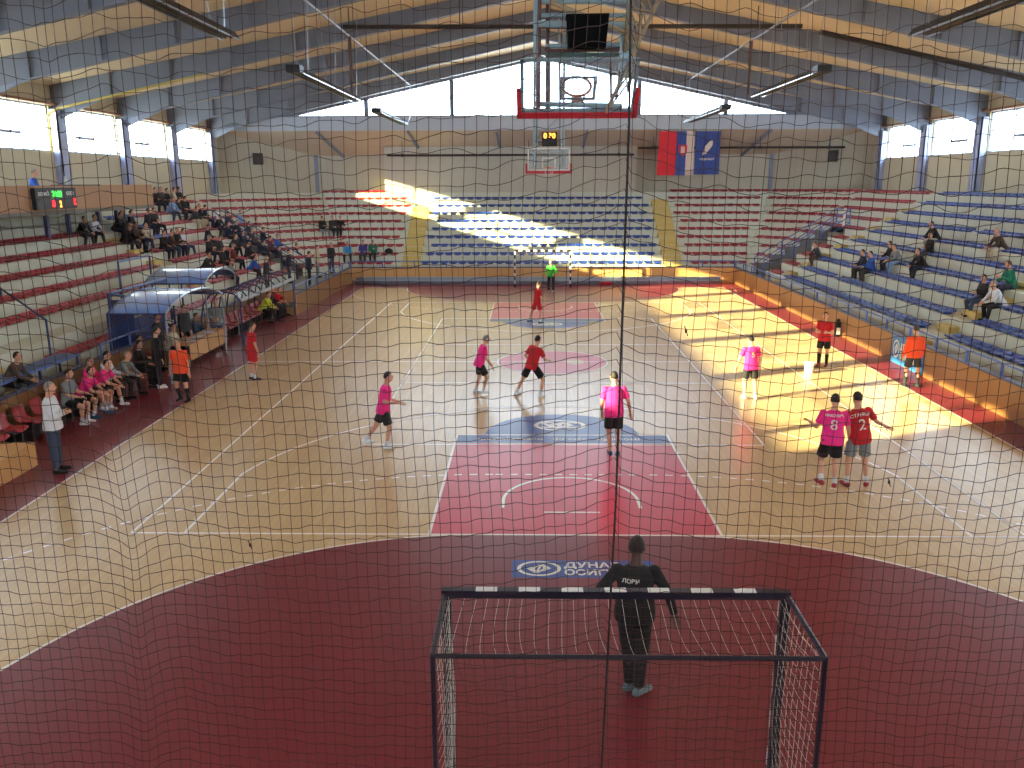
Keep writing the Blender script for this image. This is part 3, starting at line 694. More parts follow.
# ---- near basket, folded up under the roof
Yh = 6.9
def hp(px, py, y=Yh): return at(px, py, y=y)
g = empty('basketball_hoist', hp(577, 110), 'ceiling basketball hoop folded up, red padded board, nearest the camera', 'basketball hoop'); o_ = tuple(g.location)
ZT = 13.3
def ht(name, segs, r, m, n=8, y=Yh, par=None):
    mb = MB(o_)
    for a, b in segs:
        A = hp(*a, y) if len(a) == 2 else Vector(a); B = hp(*b, y) if len(b) == 2 else Vector(b)
        mb.tube(A, B, r, n)
    return mb.build(name, m, par or g)
def up(px, y=Yh): p = hp(px, 0, y); return (p.x, p.y, ZT)
zl = hp(577, 113); cx = zl.x; bw = .90
# tilted board: bottom edge near, top leaning back towards the camera side
tl = R(45); ax = Vector((0, -math.sin(tl), math.cos(tl))); nm_ = Vector((0, math.cos(tl), math.sin(tl)))
O = Vector((cx, Yh+.1, zl.z))
def bp(x, h, n=0): return O+Vector((x, 0, 0))+ax*h+nm_*n
MB(o_).prism([bp(-bw, 0), bp(bw, 0), bp(bw, 1.05), bp(-bw, 1.05)], nm_*.02).build('backboard', M_board, g)
def frame2(name, x0, x1, h0, h1, w, m, n0=.021, par=None, t=.004):
    mb = MB(o_)
    for (a, b, c, d) in ((x0, x1, h0, h0+w), (x0, x1, h1-w, h1), (x0, x0+w, h0, h1), (x1-w, x1, h0, h1)):
        mb.prism([bp(a, c, n0), bp(b, c, n0), bp(b, d, n0), bp(a, d, n0)], nm_*t)
    return mb.build(name, m, par or g)
frame2('board_frame', -bw, bw, .04, 1.05, .05, M_ltube, -.03, t=.03); frame2('target_square', -.28, .28, .25, .70, .05, M_ltube, .021)
mb = MB(o_)
mb.prism([bp(-bw-.05, -.06, -.05), bp(bw+.05, -.06, -.05), bp(bw+.05, .05, -.05), bp(-bw-.05, .05, -.05)], nm_*.12)
for s in (-1, 1): mb.prism([bp(s*(bw-.01), -.06, -.05), bp(s*(bw+.06), -.06, -.05), bp(s*(bw+.06), .45, -.05), bp(s*(bw-.01), .45, -.05)][::s], nm_*.12)
mb.build('red_padding', M_pad, g)
mb = MB(o_); c = bp(0, .22, .38)
for i in range(24):
    a, b = 2*PI*i/24, 2*PI*(i+1)/24
    f_ = lambda t: c+Vector((.23*math.cos(t), 0, 0))+nm_*.23*math.sin(t)
    mb.tube(f_(a), f_(b), .022, 6)
mb.prism([bp(-.1, .17, .02), bp(.1, .17, .02), bp(.06, .2, .16), bp(-.06, .2, .16)], ax*.03); rim = mb.build('rim', mat('orange_rim', (206, 92, 60), .4), g)
mb = MB(o_)
for i in range(12):
    a = 2*PI*i/12; mb.strand([c+Vector((.23*math.cos(a), 0, 0))+nm_*.23*math.sin(a), c+Vector((.14*math.cos(a+.2), 0, -.12))+nm_*.12*math.sin(a+.2), c+Vector((.11*math.cos(a+.4), 0, -.25))+nm_*.08*math.sin(a+.4)], .006)
mb.build('hoop_net', M_netw, rim)
ht('mast_tube', [((537, 54), up(537))], .055, M_ltube)
ht('mast_tube', [((538.5, 108), up(542))], .03, M_btube, y=Yh-.1); ht('mast_tube', [((547, 108), up(548))], .03, M_btube, y=Yh+.1)
ht('mast_tube', [((629, 25), up(629))], .05, M_ltube); ht('mast_tube', [((611, 108), (611, 56)), ((616, 100), (622, 56))], .02, M_btube)
ht('cross_tube', [((540, 15.5), (630, 15.5)), ((536, 2), (632, 1.5))], .035, M_ltube); ht('cross_tube', [((538, 24), (634, 25))], .05, M_ltube, y=Yh-.15)
ht('cross_tube', [((546, 46), (640, 44.5))], .035, M_ltube); ht('cross_tube', [((546, 55), (634, 56))], .045, mat('green_tube', (70, 92, 88), .4))
ht('cross_tube', [((546, 51), (548, 47)), ((548, 51), (634, 49))], .03, M_btube)
ht('diagonal_brace', [((549, 1), (624, 32)), ((624, 32), (632, 40))], .035, M_tan, y=Yh-.2)
ht('bottom_tube', [((535, 104), (622, 106))], .04, M_ltube)
MB(o_).prism([hp(566, 14, Yh-.25), hp(609.5, 13, Yh-.25), hp(606, 47, Yh-.25), hp(568, 47, Yh-.25)], (0, .3, 0)).build('shot_clock', mat('shot_clock_black', (5, 5, 6), .8, spec=.1), g)
# lattice arm rising to the right
lat = MB(o_)
A0, A1 = hp(606, 112, Yh+.0), hp(668, -20, Yh-.9); B0, B1 = hp(628, 92, Yh+.35), hp(648, -20, Yh-.4); C0, C1 = hp(622, 60, Yh+.1), hp(634, -20, Yh-1.0)
for P, Q in ((A0, A1), (B0, B1), (C0, C1)): lat.tube(P, Q, .03, 6)
for k in range(9):
    t, t2 = k/9, (k+1)/9; lat.tube(A0.lerp(A1, t), B0.lerp(B1, t2), .015, 5); lat.tube(B0.lerp(B1, t), C0.lerp(C1, t2), .015, 5)
    if k > 2: lat.tube(C0.lerp(C1, t), A0.lerp(A1, t2), .015, 5)
for P in (A1, B1, C1): lat.tube(P, (P.x+.7, P.y-.5, ZT-.3), .03, 6)
lat.build('lattice_arm', M_tan, g)
mb = MB(o_); jp = hp(627, 54)
mb.box(jp+Vector((-.12, -.05, -.25)), jp+Vector((.08, .1, .3))); mb.build('hinge_plate', M_ltube, g)

# ---- far basket
Yf = 30.0; fo = Vector((.07, Yf, 6.2)); g = empty('basketball_hoist', fo, 'far ceiling basketball hoop with shot clock above its white-framed board', 'basketball hoop'); o_ = tuple(fo)
MB(o_).box((fo.x-.9, Yf, 6.17), (fo.x+.9, Yf+.03, 7.15)).build('backboard', M_board, g)
def fr(x0, x1, z0, z1, w, m, nme, yy=Yf-.02):
    mb = MB(o_)
    for a, b, c, d in ((x0, x1, z0, z0+w), (x0, x1, z1-w, z1), (x0, x0+w, z0, z1), (x1-w, x1, z0, z1)): mb.box((a, yy, c), (b, yy+.018, d))
    return mb.build(nme, m, g)
fr(fo.x-.9, fo.x+.9, 6.2, 7.15, .06, M_white, 'board_frame'); fr(fo.x-.3, fo.x+.3, 6.3, 6.75, .06, M_white, 'target_square')
mb = MB(o_).box((fo.x-.98, Yf-.06, 6.08), (fo.x+.98, Yf+.08, 6.2))
for s in (-1, 1): mb.box((fo.x+s*.91, Yf-.06, 6.08), (fo.x+s*.99, Yf+.08, 6.5))
mb.build('red_padding', M_pad, g)
mb = MB(o_)
for i in range(20):
    a, b = 2*PI*i/20, 2*PI*(i+1)/20; mb.tube((fo.x+.23*math.cos(a), Yf-.4+.23*math.sin(a), 6.33), (fo.x+.23*math.cos(b), Yf-.4+.23*math.sin(b), 6.33), .014, 6)
mb.box((fo.x-.06, Yf-.17, 6.3), (fo.x+.06, Yf-.02, 6.35)); rm = mb.build('rim', MATS['orange_rim'], g)
mb = MB(o_)
for i in range(10): a = 2*PI*i/10; mb.strand([(fo.x+.23*math.cos(a), Yf-.4+.23*math.sin(a), 6.33), (fo.x+.13*math.cos(a), Yf-.4+.13*math.sin(a), 6.0)], .008)
mb.build('hoop_net', M_netw, rm)
ck = MB(o_).box((fo.x-.30, Yf-.1, 7.2), (fo.x+.34, Yf+.1, 7.78)).build('shot_clock', M_blk, g); put_text('0 30', .28, on(fo, basis((fo.x+.02, Yf-.12, 7.62), (1, 0, 0), (0, 0, 1))), S_o, ck, 1, .01, name='clock_digits')
for x in (-.62, .62):
    MB(o_).tube((fo.x+x, Yf+.1, 6.4), (fo.x+x, Yf+.5, 13.4), .05).build('mast_tube', M_ltube, g)
    MB(o_).tube((fo.x+x*.8, Yf+.1, 7.1), (fo.x+x*.8, Yf+4.2, 13.2), .04).build('diagonal_brace', M_ltube, g)
MB(o_).tube((fo.x-.62, Yf+.15, 7.4), (fo.x+.62, Yf+.15, 7.4), .04).tube((fo.x-.62, Yf+.2, 8.6), (fo.x+.62, Yf+.2, 8.6), .04).tube((fo.x-.62, Yf+.15, 7.4), (fo.x+.62, Yf+.2, 8.6), .025).build('cross_tube', M_ltube, g)

# ---- flags, wall speakers
def flag(x0, x1, ztop, zbot, y, cols, label, name='hanging_flag'):
    n = 18; th = .012; mb = MB(((x0+x1)/2, y, ztop)); vs = []; m_ = 8
    for side in (0, 1):
        for j in range(m_+1):
            for i in range(n+1):
                t = i/n; vs.append((x0+(x1-x0)*t-(.10*(j/m_)*(1-t) if x0 < 9 else 0), y+.05*math.sin(t*9)*(j/m_)+side*th, ztop+(zbot-ztop)*j/m_))
    N = (n+1)*(m_+1); fs = []; mi = []
    acc = 0; bounds = []
    for w, c in cols: acc += w; bounds.append(acc)
    for side in (0, 1):
        for j in range(m_):
            for i in range(n):
                q = (side*N+j*(n+1)+i, side*N+j*(n+1)+i+1, side*N+(j+1)*(n+1)+i+1, side*N+(j+1)*(n+1)+i)
                fs.append(q if side else q[::-1]); mi.append(next(k for k, b in enumerate(bounds) if (i+.5)/n <= b+1e-6))
    mb.add(vs, fs); mb.m = mi; o = mb.build(name, [c for w, c in cols], None, True); o.location = mb.o; return tag(o, label, 'flag')
f_r = mat('flag_red', (214, 44, 58), .8); f_b = mat('flag_blue', (52, 72, 140), .8); f_w = mat('flag_white', (214, 196, 186), .8)
xx = lambda px: at(px, 150, y=48.0).x
fg = flag(xx(659), xx(694), 8.78, 6.1, 48.0, [(.5, f_r), (.25, f_b), (.25, f_w)], 'hanging tricolour flag in red, blue and white below the end gable')
eo = Vector((xx(682), 47.94, 7.65))
ecl = lambda c: tuple(c-fg.location)
e = MB(fg.location).prism([eo+Vector((-.22, 0, .3)), eo+Vector((.3, 0, .3)), eo+Vector((.3, 0, -.15)), eo+Vector((.04, 0, -.4)), eo+Vector((-.22, 0, -.15))], (0, .02, 0)).build('coat_of_arms', f_r, fg)
MB(fg.location).box(eo+Vector((-.08, -.015, -.2)), eo+Vector((.16, -.002, .2))).build('shield', f_w, e)
fg2 = flag(xx(695), xx(720), 8.78, 6.15, 48.0, [(1, f_b)], 'hanging blue flag with a white feather mark below the end gable')
fo2 = Vector((xx(706.5), 47.90, 7.75))
MB(fg2.location).prism([fo2+Vector(p) for p in ((-.28, 0, -.42), (-.05, 0, -.36), (.34, 0, .15), (.36, 0, .5), (.22, 0, .48), (-.12, 0, .1))], (0, .015, 0)).build('feather_mark', f_w, fg2)
put_text('пероват', .2, on(fg2.location, basis(fo2+Vector((.03, 0, -.66)), (1, 0, 0), (0, 0, 1))), f_w, fg2, 1.2, .004)
for f_ in (fg, fg2):
    w_ = .95 if f_ is fg else .78
    MB(f_.location).tube(f_.location+Vector((-w_ if f_ is fg else -w_, .02, 0)), f_.location+Vector((w_, .02, 0)), .02, 8).build('rod', M_white, f_)
    for sx in (-.6, .6): MB(f_.location).tube(f_.location+Vector((sx, .02, 0)), f_.location+Vector((sx, .25, .16)), .01, 5).build('hanging_cord', M_white, f_)
for p, y, a, lb in ((at(257.5, 159, y=49.0), 49.0, PI/4, 'small black loudspeaker high on the left corner wall'), (at(833.5, 156, y=48.9), 48.9, -PI/4, 'small black loudspeaker high on the right corner wall')):
    o = MB().box((-.3, -.3, -.36), (.3, .05, .36)).build('loudspeaker', M_blk); bevel(o, .03); o.location = p; o.rotation_euler.z = a if False else (-.52 if p.x > 0 else .52); tag(o, lb, 'loudspeaker')
    MB().tube((0, -.31, -.08), (0, -.30, -.08), .2, 20).build('speaker_cone', M_dk, o); MB().box((-.05, .05, -.05), (.05, .5, .05)).build('wall_bracket', M_dk, o)

# ------------------------------------------------------------------ left side: benches, table, canopies, dugout
def barrel(x0, x1, y0, y1, z, rise, label, m=M_canopy):
    o_ = ((x0+x1)/2, (y0+y1)/2, 0); g = empty('barrel_canopy', o_, label, 'canopy'); n = 14; t = .03
    mb = MB(o_)
    arc = [(y0+(y1-y0)*i/n, z+rise*math.sin(PI*i/n)**.8) for i in range(n+1)]
    prof = [(x0, a, b) for a, b in arc]+[(x0, a, b-t) for a, b in arc[::-1]]
    vs = prof+[(x1, p[1], p[2]) for p in prof]; k = len(prof)
    fs = [(i, (i+1) % k, (i+1) % k+k, i+k) for i in range(k)]+[(i, k-1-i, k-2-i, i+1) for i in range(n)]+[(i+k, i+1+k, 2*k-2-i, 2*k-1-i) for i in range(n)]
    mb.add(vs, fs); mb.build('canopy_sheet', m, g)
    for x in (x0, x1):
        mb = MB(o_); mb.path([(x, a, b) for a, b in arc], .03, 6); mb.build('arch_frame', M_silver if x == x1 else M_navy, g)
        for y in (y0, y1): MB(o_).tube((x, y, 0 if x > -12.7 else .55), (x, y, z), .035).build('post', M_navy if x == x0 else M_silver, g)
    MB(o_).tube((x0, y0, z), (x1, y0, z), .03).tube((x0, y1, z), (x1, y1, z), .03).build('edge_bar', M_navy, g)
barrel(-12.95, -11.25, 16.8, 21.4, 2.08, .42, 'blue arched canopy above the officials, the lower and nearer one')
barrel(-14.1, -12.0, 21.9, 25.0, 2.35, .38, 'blue arched canopy behind, the higher and farther one')
g = empty('stair_gate', (-12.9, 18.9, .98), 'dark blue panelled stair gate beside the arched canopy', 'gate'); o_ = tuple(g.location)
MB(o_).box((-13.55, 18.1, .55), (-12.8, 18.16, 2.3)).build('gate_panel', M_navy, g)
MB(o_).box((-12.84, 18.16, 1.0), (-12.80, 20.4, 1.75)).build('side_panel', M_navy, g)
MB(o_).tube((-13.5, 18.1, 2.5), (-12.85, 20.9, 1.8), .04).tube((-13.5, 18.1, 2.5), (-13.5, 18.1, .6), .05).tube((-12.85, 18.1, 2.4), (-12.85, 20.9, 1.0), .05).build('brace', M_navy, g)
g = empty('stand_railing', (-14, 19, 1), 'blue guard rail on the lower left stand above the canopy', 'railing'); o_ = (-14, 19, 1)
MB(o_).tube((-13.5, 18.1, 2.5), (-13.5, 22.5, 2.5), .04).build('handrail', M_rail, g); MB(o_).tube((-15.0, 22.0, 3.1), (-15.0, 24.5, 3.1), .04).build('handrail', M_rail, g)
for x, y, z in ((-13.5, 20.3, 2.5), (-13.5, 22.5, 2.5)): MB(o_).tube((x, y, .99), (x, y, z), .035).build('post', M_navy, g)
for y in (22.0, 24.5): MB(o_).tube((-15.0, y, tz(1)), (-15.0, y, 3.1), .035).build('post', M_navy, g)
g = empty('stand_railing', (-14.3, 12, 1), 'thin dark stair handrail sloping down the near left stand', 'railing'); o_ = (-14.3, 12, 1)
q0 = at(0, 288, x=-16.5); q1 = at(46, 320, x=-13.9)
MB(o_).tube((q0.x, q0.y, q0.z), (q1.x, q1.y, q1.z), .03).build('handrail', M_navy, g); MB(o_).tube((q1.x, q1.y, .98), q1, .03).build('post', M_navy, g); MB(o_).tube((q0.x, q0.y, tz(2)), q0, .03).build('post', M_navy, g)
g = empty('stand_table', (-13.3, 13.0, .55), 'blue topped table on the walkway of the near left stand', 'table'); o_ = (-13.3, 13, .55)
MB(o_).box((-13.55, 11.2, 1.22), (-12.95, 15.1, 1.27)).build('table_top', M_rail, g)
for y in (11.3, 13.2, 15.0):
    for x in (-13.5, -13.0): MB(o_).box((x-.025, y-.025, .55), (x+.025, y+.025, 1.22)).build('leg', M_navy, g)
# plywood plinth and bench seats
o = MB((-11.7, 7, 0)).box((-12.68, 3, 0), (-11.1, 9.5, .49)).build('bench_plinth', M_ply); o.location = (-11.7, 7, 0); tag(o, 'low plywood plinth beside the nearest red bench seats', 'plinth')
def chair_mesh():
    bm = bmesh.new(); prof = [(0, .40), (.06, .44), (.22, .42), (.38, .42), (.44, .46), (.48, .62), (.52, .80)]; g_ = []
    for (y, z) in prof: g_.append([bm.verts.new((x, y, z+(.04*(abs(x)/.21)**2 if z < .5 else 0))) for x in (-.22, -.13, 0, .13, .22)])
    for i in range(6):
        for j in range(4): bm.faces.new((g_[i][j], g_[i][j+1], g_[i+1][j+1], g_[i+1][j]))
    bmesh.ops.recalc_face_normals(bm, faces=bm.faces[:]); bmesh.ops.solidify(bm, geom=bm.faces[:], thickness=.025)
    me = bpy.data.meshes.new('shell'); bm.to_mesh(me); bm.free(); me.materials.append(M_seatr); me.shade_smooth(); return me
CHM = chair_mesh(); CHL = MB().box((-.2, .1, .36), (.2, .36, .41)).box((-.17, .12, 0), (-.13, .34, .38)).box((.13, .12, 0), (.17, .34, .38)).mesh('support_frame', M_dk)
def bench_chair(x, y, z, label, group):
    o = link('bench_chair', CHM); o.location = (x, y, z); o.rotation_euler.z = PI/2; tag(o, label, 'chair', group); link('support_frame', CHL, o); return o
for i in range(3): bench_chair(-11.95, 8.0+.62*i, .49 if i < 2 else .05, ['empty red bench chair on the plywood plinth, closest to the camera', 'empty red bench chair, middle of the three empty ones', 'empty red bench chair directly behind the man in white'][i], 'empty chairs of the near team bench')
BCH = [9.9+.7*i for i in range(9)]
for i, y in enumerate(BCH): bench_chair(-12.0, y, .0, 'red bench chair of the seated near team, %s after the three empty ones' % ['first', 'second', 'third', 'fourth', 'fifth', 'sixth', 'seventh', 'eighth', 'ninth'][i], 'chairs of the near team bench')
# officials' table
g = empty('officials_table', (-11.9, 20.6, 0), 'plywood officials table with papers under the blue canopy', 'table'); o_ = (-11.9, 20.6, 0)
MB(o_).box((-12.1, 18.9, .73), (-11.5, 22.3, .77)).build('table_top', M_plyt, g); MB(o_).box((-11.53, 18.95, .25), (-11.5, 22.25, .73)).build('front_panel', M_plyt, g)
for y in (19.0, 22.2):
    for x in (-12.05, -11.56): MB(o_).box((x-.025, y-.025, 0), (x+.025, y+.025, .73)).build('leg', M_dk, g)
for i, (x, y, a) in enumerate(((-11.75, 19.7, .2), (-11.8, 20.4, -.1), (-11.72, 21.2, .3))):
    o = MB().box((-.15, -.21, 0), (.15, .21, .006)).build('paper_sheet', M_paper); o.location = (x, y, .771); o.rotation_euler.z = a
    tag(o, 'white paper on the officials table, %s' % ('nearest', 'middle', 'farthest')[i], 'paper', 'papers on the officials table')
# far dugout
g = empty('team_dugout', (-11.8, 26.5, 0), 'far team dugout with curved dark ribs and grey roof edge', 'dugout'); o_ = (-11.8, 26.5, 0)
def rib(y): return [(-11.15, y, 1.62), (-11.35, y, 1.86), (-11.75, y, 1.95), (-12.2, y, 1.85), (-12.5, y, 1.5), (-12.62, y, .9), (-12.62, y, .05)]
for k in range(9): y = 22.9+.87*k; MB(o_).path(rib(y), .03, 6).tube((-11.15, y, 1.62), (-11.15, y, .0) if k in (0, 8) else (-11.15, y, 1.55), .03, 6).build('rib', M_steel if 0 else M_navy, g)
mb = MB(o_); rb = rib(22.9)[:4]
for a, b in zip(rb, rb[1:]): mb.prism([(a[0], 22.9, a[2]+.035), (b[0], 22.9, b[2]+.035), (b[0], 29.9, b[2]+.035), (a[0], 29.9, a[2]+.035)], (0, 0, .02))
mb.build('roof_sheet', glass('clear_roof_sheet', (.9, .93, .96), .03, .03), g)
MB(o_).box((-11.2, 22.9, 1.58), (-11.1, 29.9, 1.68)).build('roof_edge', mat('pale_edge', (176, 186, 196), .4), g)
for i in range(10): bench_chair(-11.95, 23.4+.66*i, 0, 'red bench chair inside the far dugout, %s counted from the officials table' % ['first', 'second', 'third', 'fourth', 'fifth', 'sixth', 'seventh', 'eighth', 'ninth', 'tenth'][i], 'chairs of the far dugout')

# ------------------------------------------------------------------ people
SKIN = mat('skin', (212, 158, 132), .55, var=.06, scale=10)
def cloth(name, c, **k): return mat('cloth_'+name, c, .85, var=.14, scale=9, **k)
def remesh(mb, name, m, vox, smooth=3):
    me = mb.mesh(name, m); o = bpy.data.objects.new(name, me); COL.objects.link(o)
    md = o.modifiers.new('r', 'REMESH'); md.mode = 'VOXEL'; md.voxel_size = vox; md.use_smooth_shade = True
    if smooth: sm = o.modifiers.new('s', 'SMOOTH'); sm.iterations = smooth; sm.factor = .5
    r = bpy.data.meshes.new_from_object(o.evaluated_get(bpy.context.evaluated_depsgraph_get())); bpy.data.objects.remove(o); bpy.data.meshes.remove(me)
    r.name = name
    r.materials.clear(); r.materials.append(m); r.shade_smooth(); return r
def V(*a): return Vector(a)
def figure(pose, outfit, vox=.013, fine=True):
    """returns dict part -> (mesh, material). pose keys: lean, side, twist, legs, arms, head(yaw,pitch), pz"""
    lean, side, twist = R(pose.get('lean', 3)), R(pose.get('side', 0)), R(pose.get('twist', 0))
    legs = pose.get('legs', [((-.06, .0, -1), (0, 0, -1)), ((.06, 0, -1), (0, 0, -1))]); arms = pose['arms']
    foot = pose.get('foot', [0, 0])
    P = V(0, 0, 0)
    j = {}
    for i, sx in ((0, -1), (1, 1)):
        h = V(sx*.095, 0, -.04); k = h+V(*legs[i][0]).normalized()*.43; a = k+V(*legs[i][1]).normalized()*.41
        j['h%d' % i], j['k%d' % i], j['a%d' % i] = h, k, a
    zmin = min(j['a0'].z, j['a1'].z)-.075
    P = V(0, 0, -zmin+pose.get('dz', 0))
    T = Matrix.Translation(P)@Matrix.Rotation(twist, 4, 'Z')@Matrix.Rotation(-lean, 4, 'X')@Matrix.Rotation(side, 4, 'Y')
    for i in (0, 1):
        for q in 'hka': j[q+str(i)] += P
        s = T@V((-1, 1)[i]*.185, 0, .435); e = s+V(*arms[i][0]).normalized()*.285; w = e+V(*arms[i][1]).normalized()*.255
        j['s%d' % i], j['e%d' % i], j['w%d' % i] = s, e, w
    hy, hpch = pose.get('head', (0, 0)); HT = Matrix.Translation(T@V(0, .015, .555))@Matrix.Rotation(twist+R(hy), 4, 'Z')@Matrix.Rotation(R(hpch)-lean*.35, 4, 'X')
    HC = HT@V(0, .02, .125)
    H3 = HT.to_3x3()
    B = MB()
    tors = [(-.13, .09, .07), (-.08, .15, .105), (.0, .165, .118), (.12, .142, .1), (.25, .155, .108, .005), (.37, .172, .112, .005), (.44, .16, .09), (.485, .095, .07), (.52, .058, .056), (.60, .052, .055, .01)]
    B.rings(T, tors); B.tube(T@V(0, 0, .5), HT@V(0, .01, .08), .056, 12, .052)
    B.ell(HC, (.076, .096, .115), 16, 12, H3); B.ell(HT@V(0, .045, .055), (.055, .062, .052), 12, 8, H3)
    B.ell(HT@V(0, .122, .118), (.014, .022, .026), 8, 6, H3); 
    for sx in (-1, 1): B.ell(HT@V(sx*.078, .01, .115), (.014, .022, .032), 8, 6, H3)
    for i in (0, 1):
        h, k, a, s, e, w = [j[q+str(i)] for q in 'hkasew']
        B.capsule(h, k, .088, .058, 12); B.capsule(k, a, .055, .036, 12)
        cd = V(*legs[i][1]).normalized(); bk = V(0, -1, 0)-cd*V(0, -1, 0).dot(cd); B.ell(k.lerp(a, .32)+bk*.018, (.05, .052, .11), 10, 8, cd.to_track_quat('Z', 'X').to_matrix())
        B.capsule(s, e, .053, .041, 12); B.capsule(e, w, .041, .028, 12); B.ell(s, (.062, .062, .06), 12, 8)
        fa = R(foot[i]); fd = V(-math.sin(fa), math.cos(fa), 0); heel = a+V(0, 0, -.035)-fd*.03; toe = a+V(0, 0, -.05)+fd*.15
        B.capsule(heel, toe, .036, .026, 8)
        hd = V(*arms[i][1]).normalized(); sd = hd.cross(V(0, 1, .3)).normalized(); 
        pl = w+hd*.05; Mh = Matrix((sd, hd.cross(sd), hd)).transposed(); B.ell(pl, (.04, .02, .058), 10, 8, Mh)
    body = remesh(B, 'person', outfit.get('skin', SKIN), vox)
    if fine:      # five bent fingers and a thumb leaving the side of the palm
        F = MB()
        for i in (0, 1):
            w = j['w%d' % i]; hd = V(*arms[i][1]).normalized(); sd = hd.cross(V(0, 1, .3)).normalized()*(1 if i else -1); cn = hd.cross(sd)*(1 if i else -1)
            for n_, (o2, L) in enumerate(((-.027, .062), (-.009, .074), (.009, .078), (.027, .07))):
                b = w+hd*.092+sd*o2; m1 = b+hd*L*.5+cn*.006; m2 = m1+(hd*.8+cn*.6)*L*.35; m3 = m2+(hd*.45+cn*.9)*L*.25
                F.capsule(b, m1, .0095, .009, 6); F.capsule(m1, m2, .009, .008, 6); F.capsule(m2, m3, .008, .007, 6)
            b = w+hd*.03-sd*.034*1; m1 = b+(hd*.75-sd*.6)*.035; m2 = m1+(hd*.95-sd*.15+cn*.3)*.032; F.capsule(b, m1, .012, .010, 6); F.capsule(m1, m2, .010, .008, 6)
        fm = F.mesh('f', outfit.get('skin', SKIN)); bm = bmesh.new(); bm.from_mesh(body); bm.from_mesh(fm); bm.to_mesh(body); bm.free(); bpy.data.meshes.remove(fm); body.shade_smooth()
    out = {'person': body}; parts = []
    top = outfit['top']; long_ = outfit.get('long', True); inf = .02 if long_ else .016; loose = outfit.get('loose', 0)
    Sx = MB(); hem = -.10 if long_ else -.13
    Sx.rings(T, [(hem, .188+loose, .145+loose), (.0, .184+inf*.5+loose, .13+inf*.4+loose), (.12, .158+inf+loose, .115+inf), (.25, .165+inf, .115+inf, .005), (.37, .176+inf, .113+inf, .005), (.44, .166+inf*.8, .092+inf), (.482, .105, .078+inf*.5), (.505, .072, .068)])
    for i in (0, 1):
        s, e, w = [j[q+str(i)] for q in 'sew']; Sx.ell(s, (.068, .068, .064), 12, 8)
        if long_: Sx.capsule(s, e, .066, .054, 12); Sx.tube(e, e.lerp(w, .97), .054, 12, .042); 
        else: Sx.tube(s, s.lerp(e, .72), .062, 12, .066)
    parts.append(('jacket' if outfit.get('jacket', long_) else 'shirt', remesh(Sx, 'shirt', top, vox)))
    bot = outfit['bottom']; Q = MB(); Q.rings(T, [(-.12, .15, .115), (-.07, .172, .128), (.0, .176, .128), (.06, .166, .12)])
    for i in (0, 1):
        h, k, a = [j[q+str(i)] for q in 'hka']
        if outfit.get('shorts'): Q.ell(h, (.1, .11, .1), 12, 8); Q.tube(h, h.lerp(k, outfit.get('slen', .78)), .098, 12, .104)
        else: Q.capsule(h, k, .099, .074, 12); Q.tube(k, a.lerp(k, .08), .074, 12, .056)
    parts.append(('shorts' if outfit.get('shorts') else 'trousers', remesh(Q, 'trousers', bot, vox)))
    shoe = outfit['shoe']
    for i in (0, 1):
        k, a = j['k%d' % i], j['a%d' % i]; fa = R(foot[i]); fd = V(-math.sin(fa), math.cos(fa), 0)
        W = MB(); W.capsule(a+V(0, 0, -.028)-fd*.035, a+V(0, 0, -.04)+fd*.16, .046, .036, 10); W.capsule(a+V(0, 0, -.0), a+V(0, 0, -.03)+fd*.05, .042, .044, 8)
        parts.append(('shoe', remesh(W, 'shoe', shoe, .012, 1)))
        if outfit.get('sock') is not None:
            K = MB(); K.tube(a, a.lerp(k, outfit.get('socklen', .3)), .042, 12, .048 if outfit.get('socklen', .3) < .5 else .062); parts.append(('sock', K.mesh('sock', outfit['sock'])))
    # hair
    hr = outfit.get('hair')
    if hr is not None:
        bm = bmesh.new(); bmesh.ops.create_uvsphere(bm, u_segments=20, v_segments=14, radius=1)
        kill = [v for v in bm.verts if (v.co.z*.115 < -.045+max(0, v.co.y*.1+.03)*1.15)]; bmesh.ops.delete(bm, geom=kill, context='VERTS')
        for v in bm.verts: v.co = HC+H3@Vector((v.co.x*.082, v.co.y*.102-.003, v.co.z*.121+.001))
        bmesh.ops.solidify(bm, geom=bm.faces[:], thickness=.012); me = bpy.data.meshes.new('hair'); bm.to_mesh(me); bm.free(); me.materials.append(hr); me.shade_smooth(); parts.append(('hair', me))
    for sx in (-1, 1):
        E_ = MB().ell(HT@V(sx*.03, .106, .14), (.012, .008, .007), 8, 6, H3); parts.append(('eye', E_.mesh('eye', MATS['eye_dark'])))
    E_ = MB().ell(HT@V(0, .108, .062), (.024, .008, .006), 8, 6, H3); parts.append(('mouth', E_.mesh('mouth', MATS['lip'])))
    return body, parts, j, T
mat('eye_dark', (30, 24, 22), .4); mat('lip', (140, 70, 66), .5)
BLK = cloth('black', (24, 23, 26)); PINK = cloth('pink', (240, 40, 136)); RED = cloth('red', (196, 24, 36)); ORG = cloth('orange', (250, 84, 40)); WHT = cloth('white', (214, 216, 224)); GRY = cloth('grey', (128, 132, 136))
NAVY = cloth('navy', (30, 36, 58)); JEAN = cloth('denim', (56, 70, 96)); GRN = cloth('green', (70, 210, 70)); BLU = cloth('blue', (48, 96, 190)); LBL = cloth('light_blue', (128, 160, 206)); DGR = cloth('charcoal', (52, 52, 56)); BRN = cloth('brown', (80, 62, 52)); TEAL = cloth('teal', (30, 122, 96)); CRM = cloth('cream', (190, 176, 150)); SKY = cloth('sky_blue', (70, 160, 220)); PRP = cloth('violet', (78, 68, 150)); DRED = cloth('dark_red', (120, 34, 40))
H_dk = mat('hair_dark', (34, 26, 24), .7, bump=.4, scale=60); H_br = mat('hair_brown', (70, 50, 40), .7, bump=.4, scale=60); H_gr = mat('hair_grey', (136, 132, 128), .7, bump=.4, scale=60)
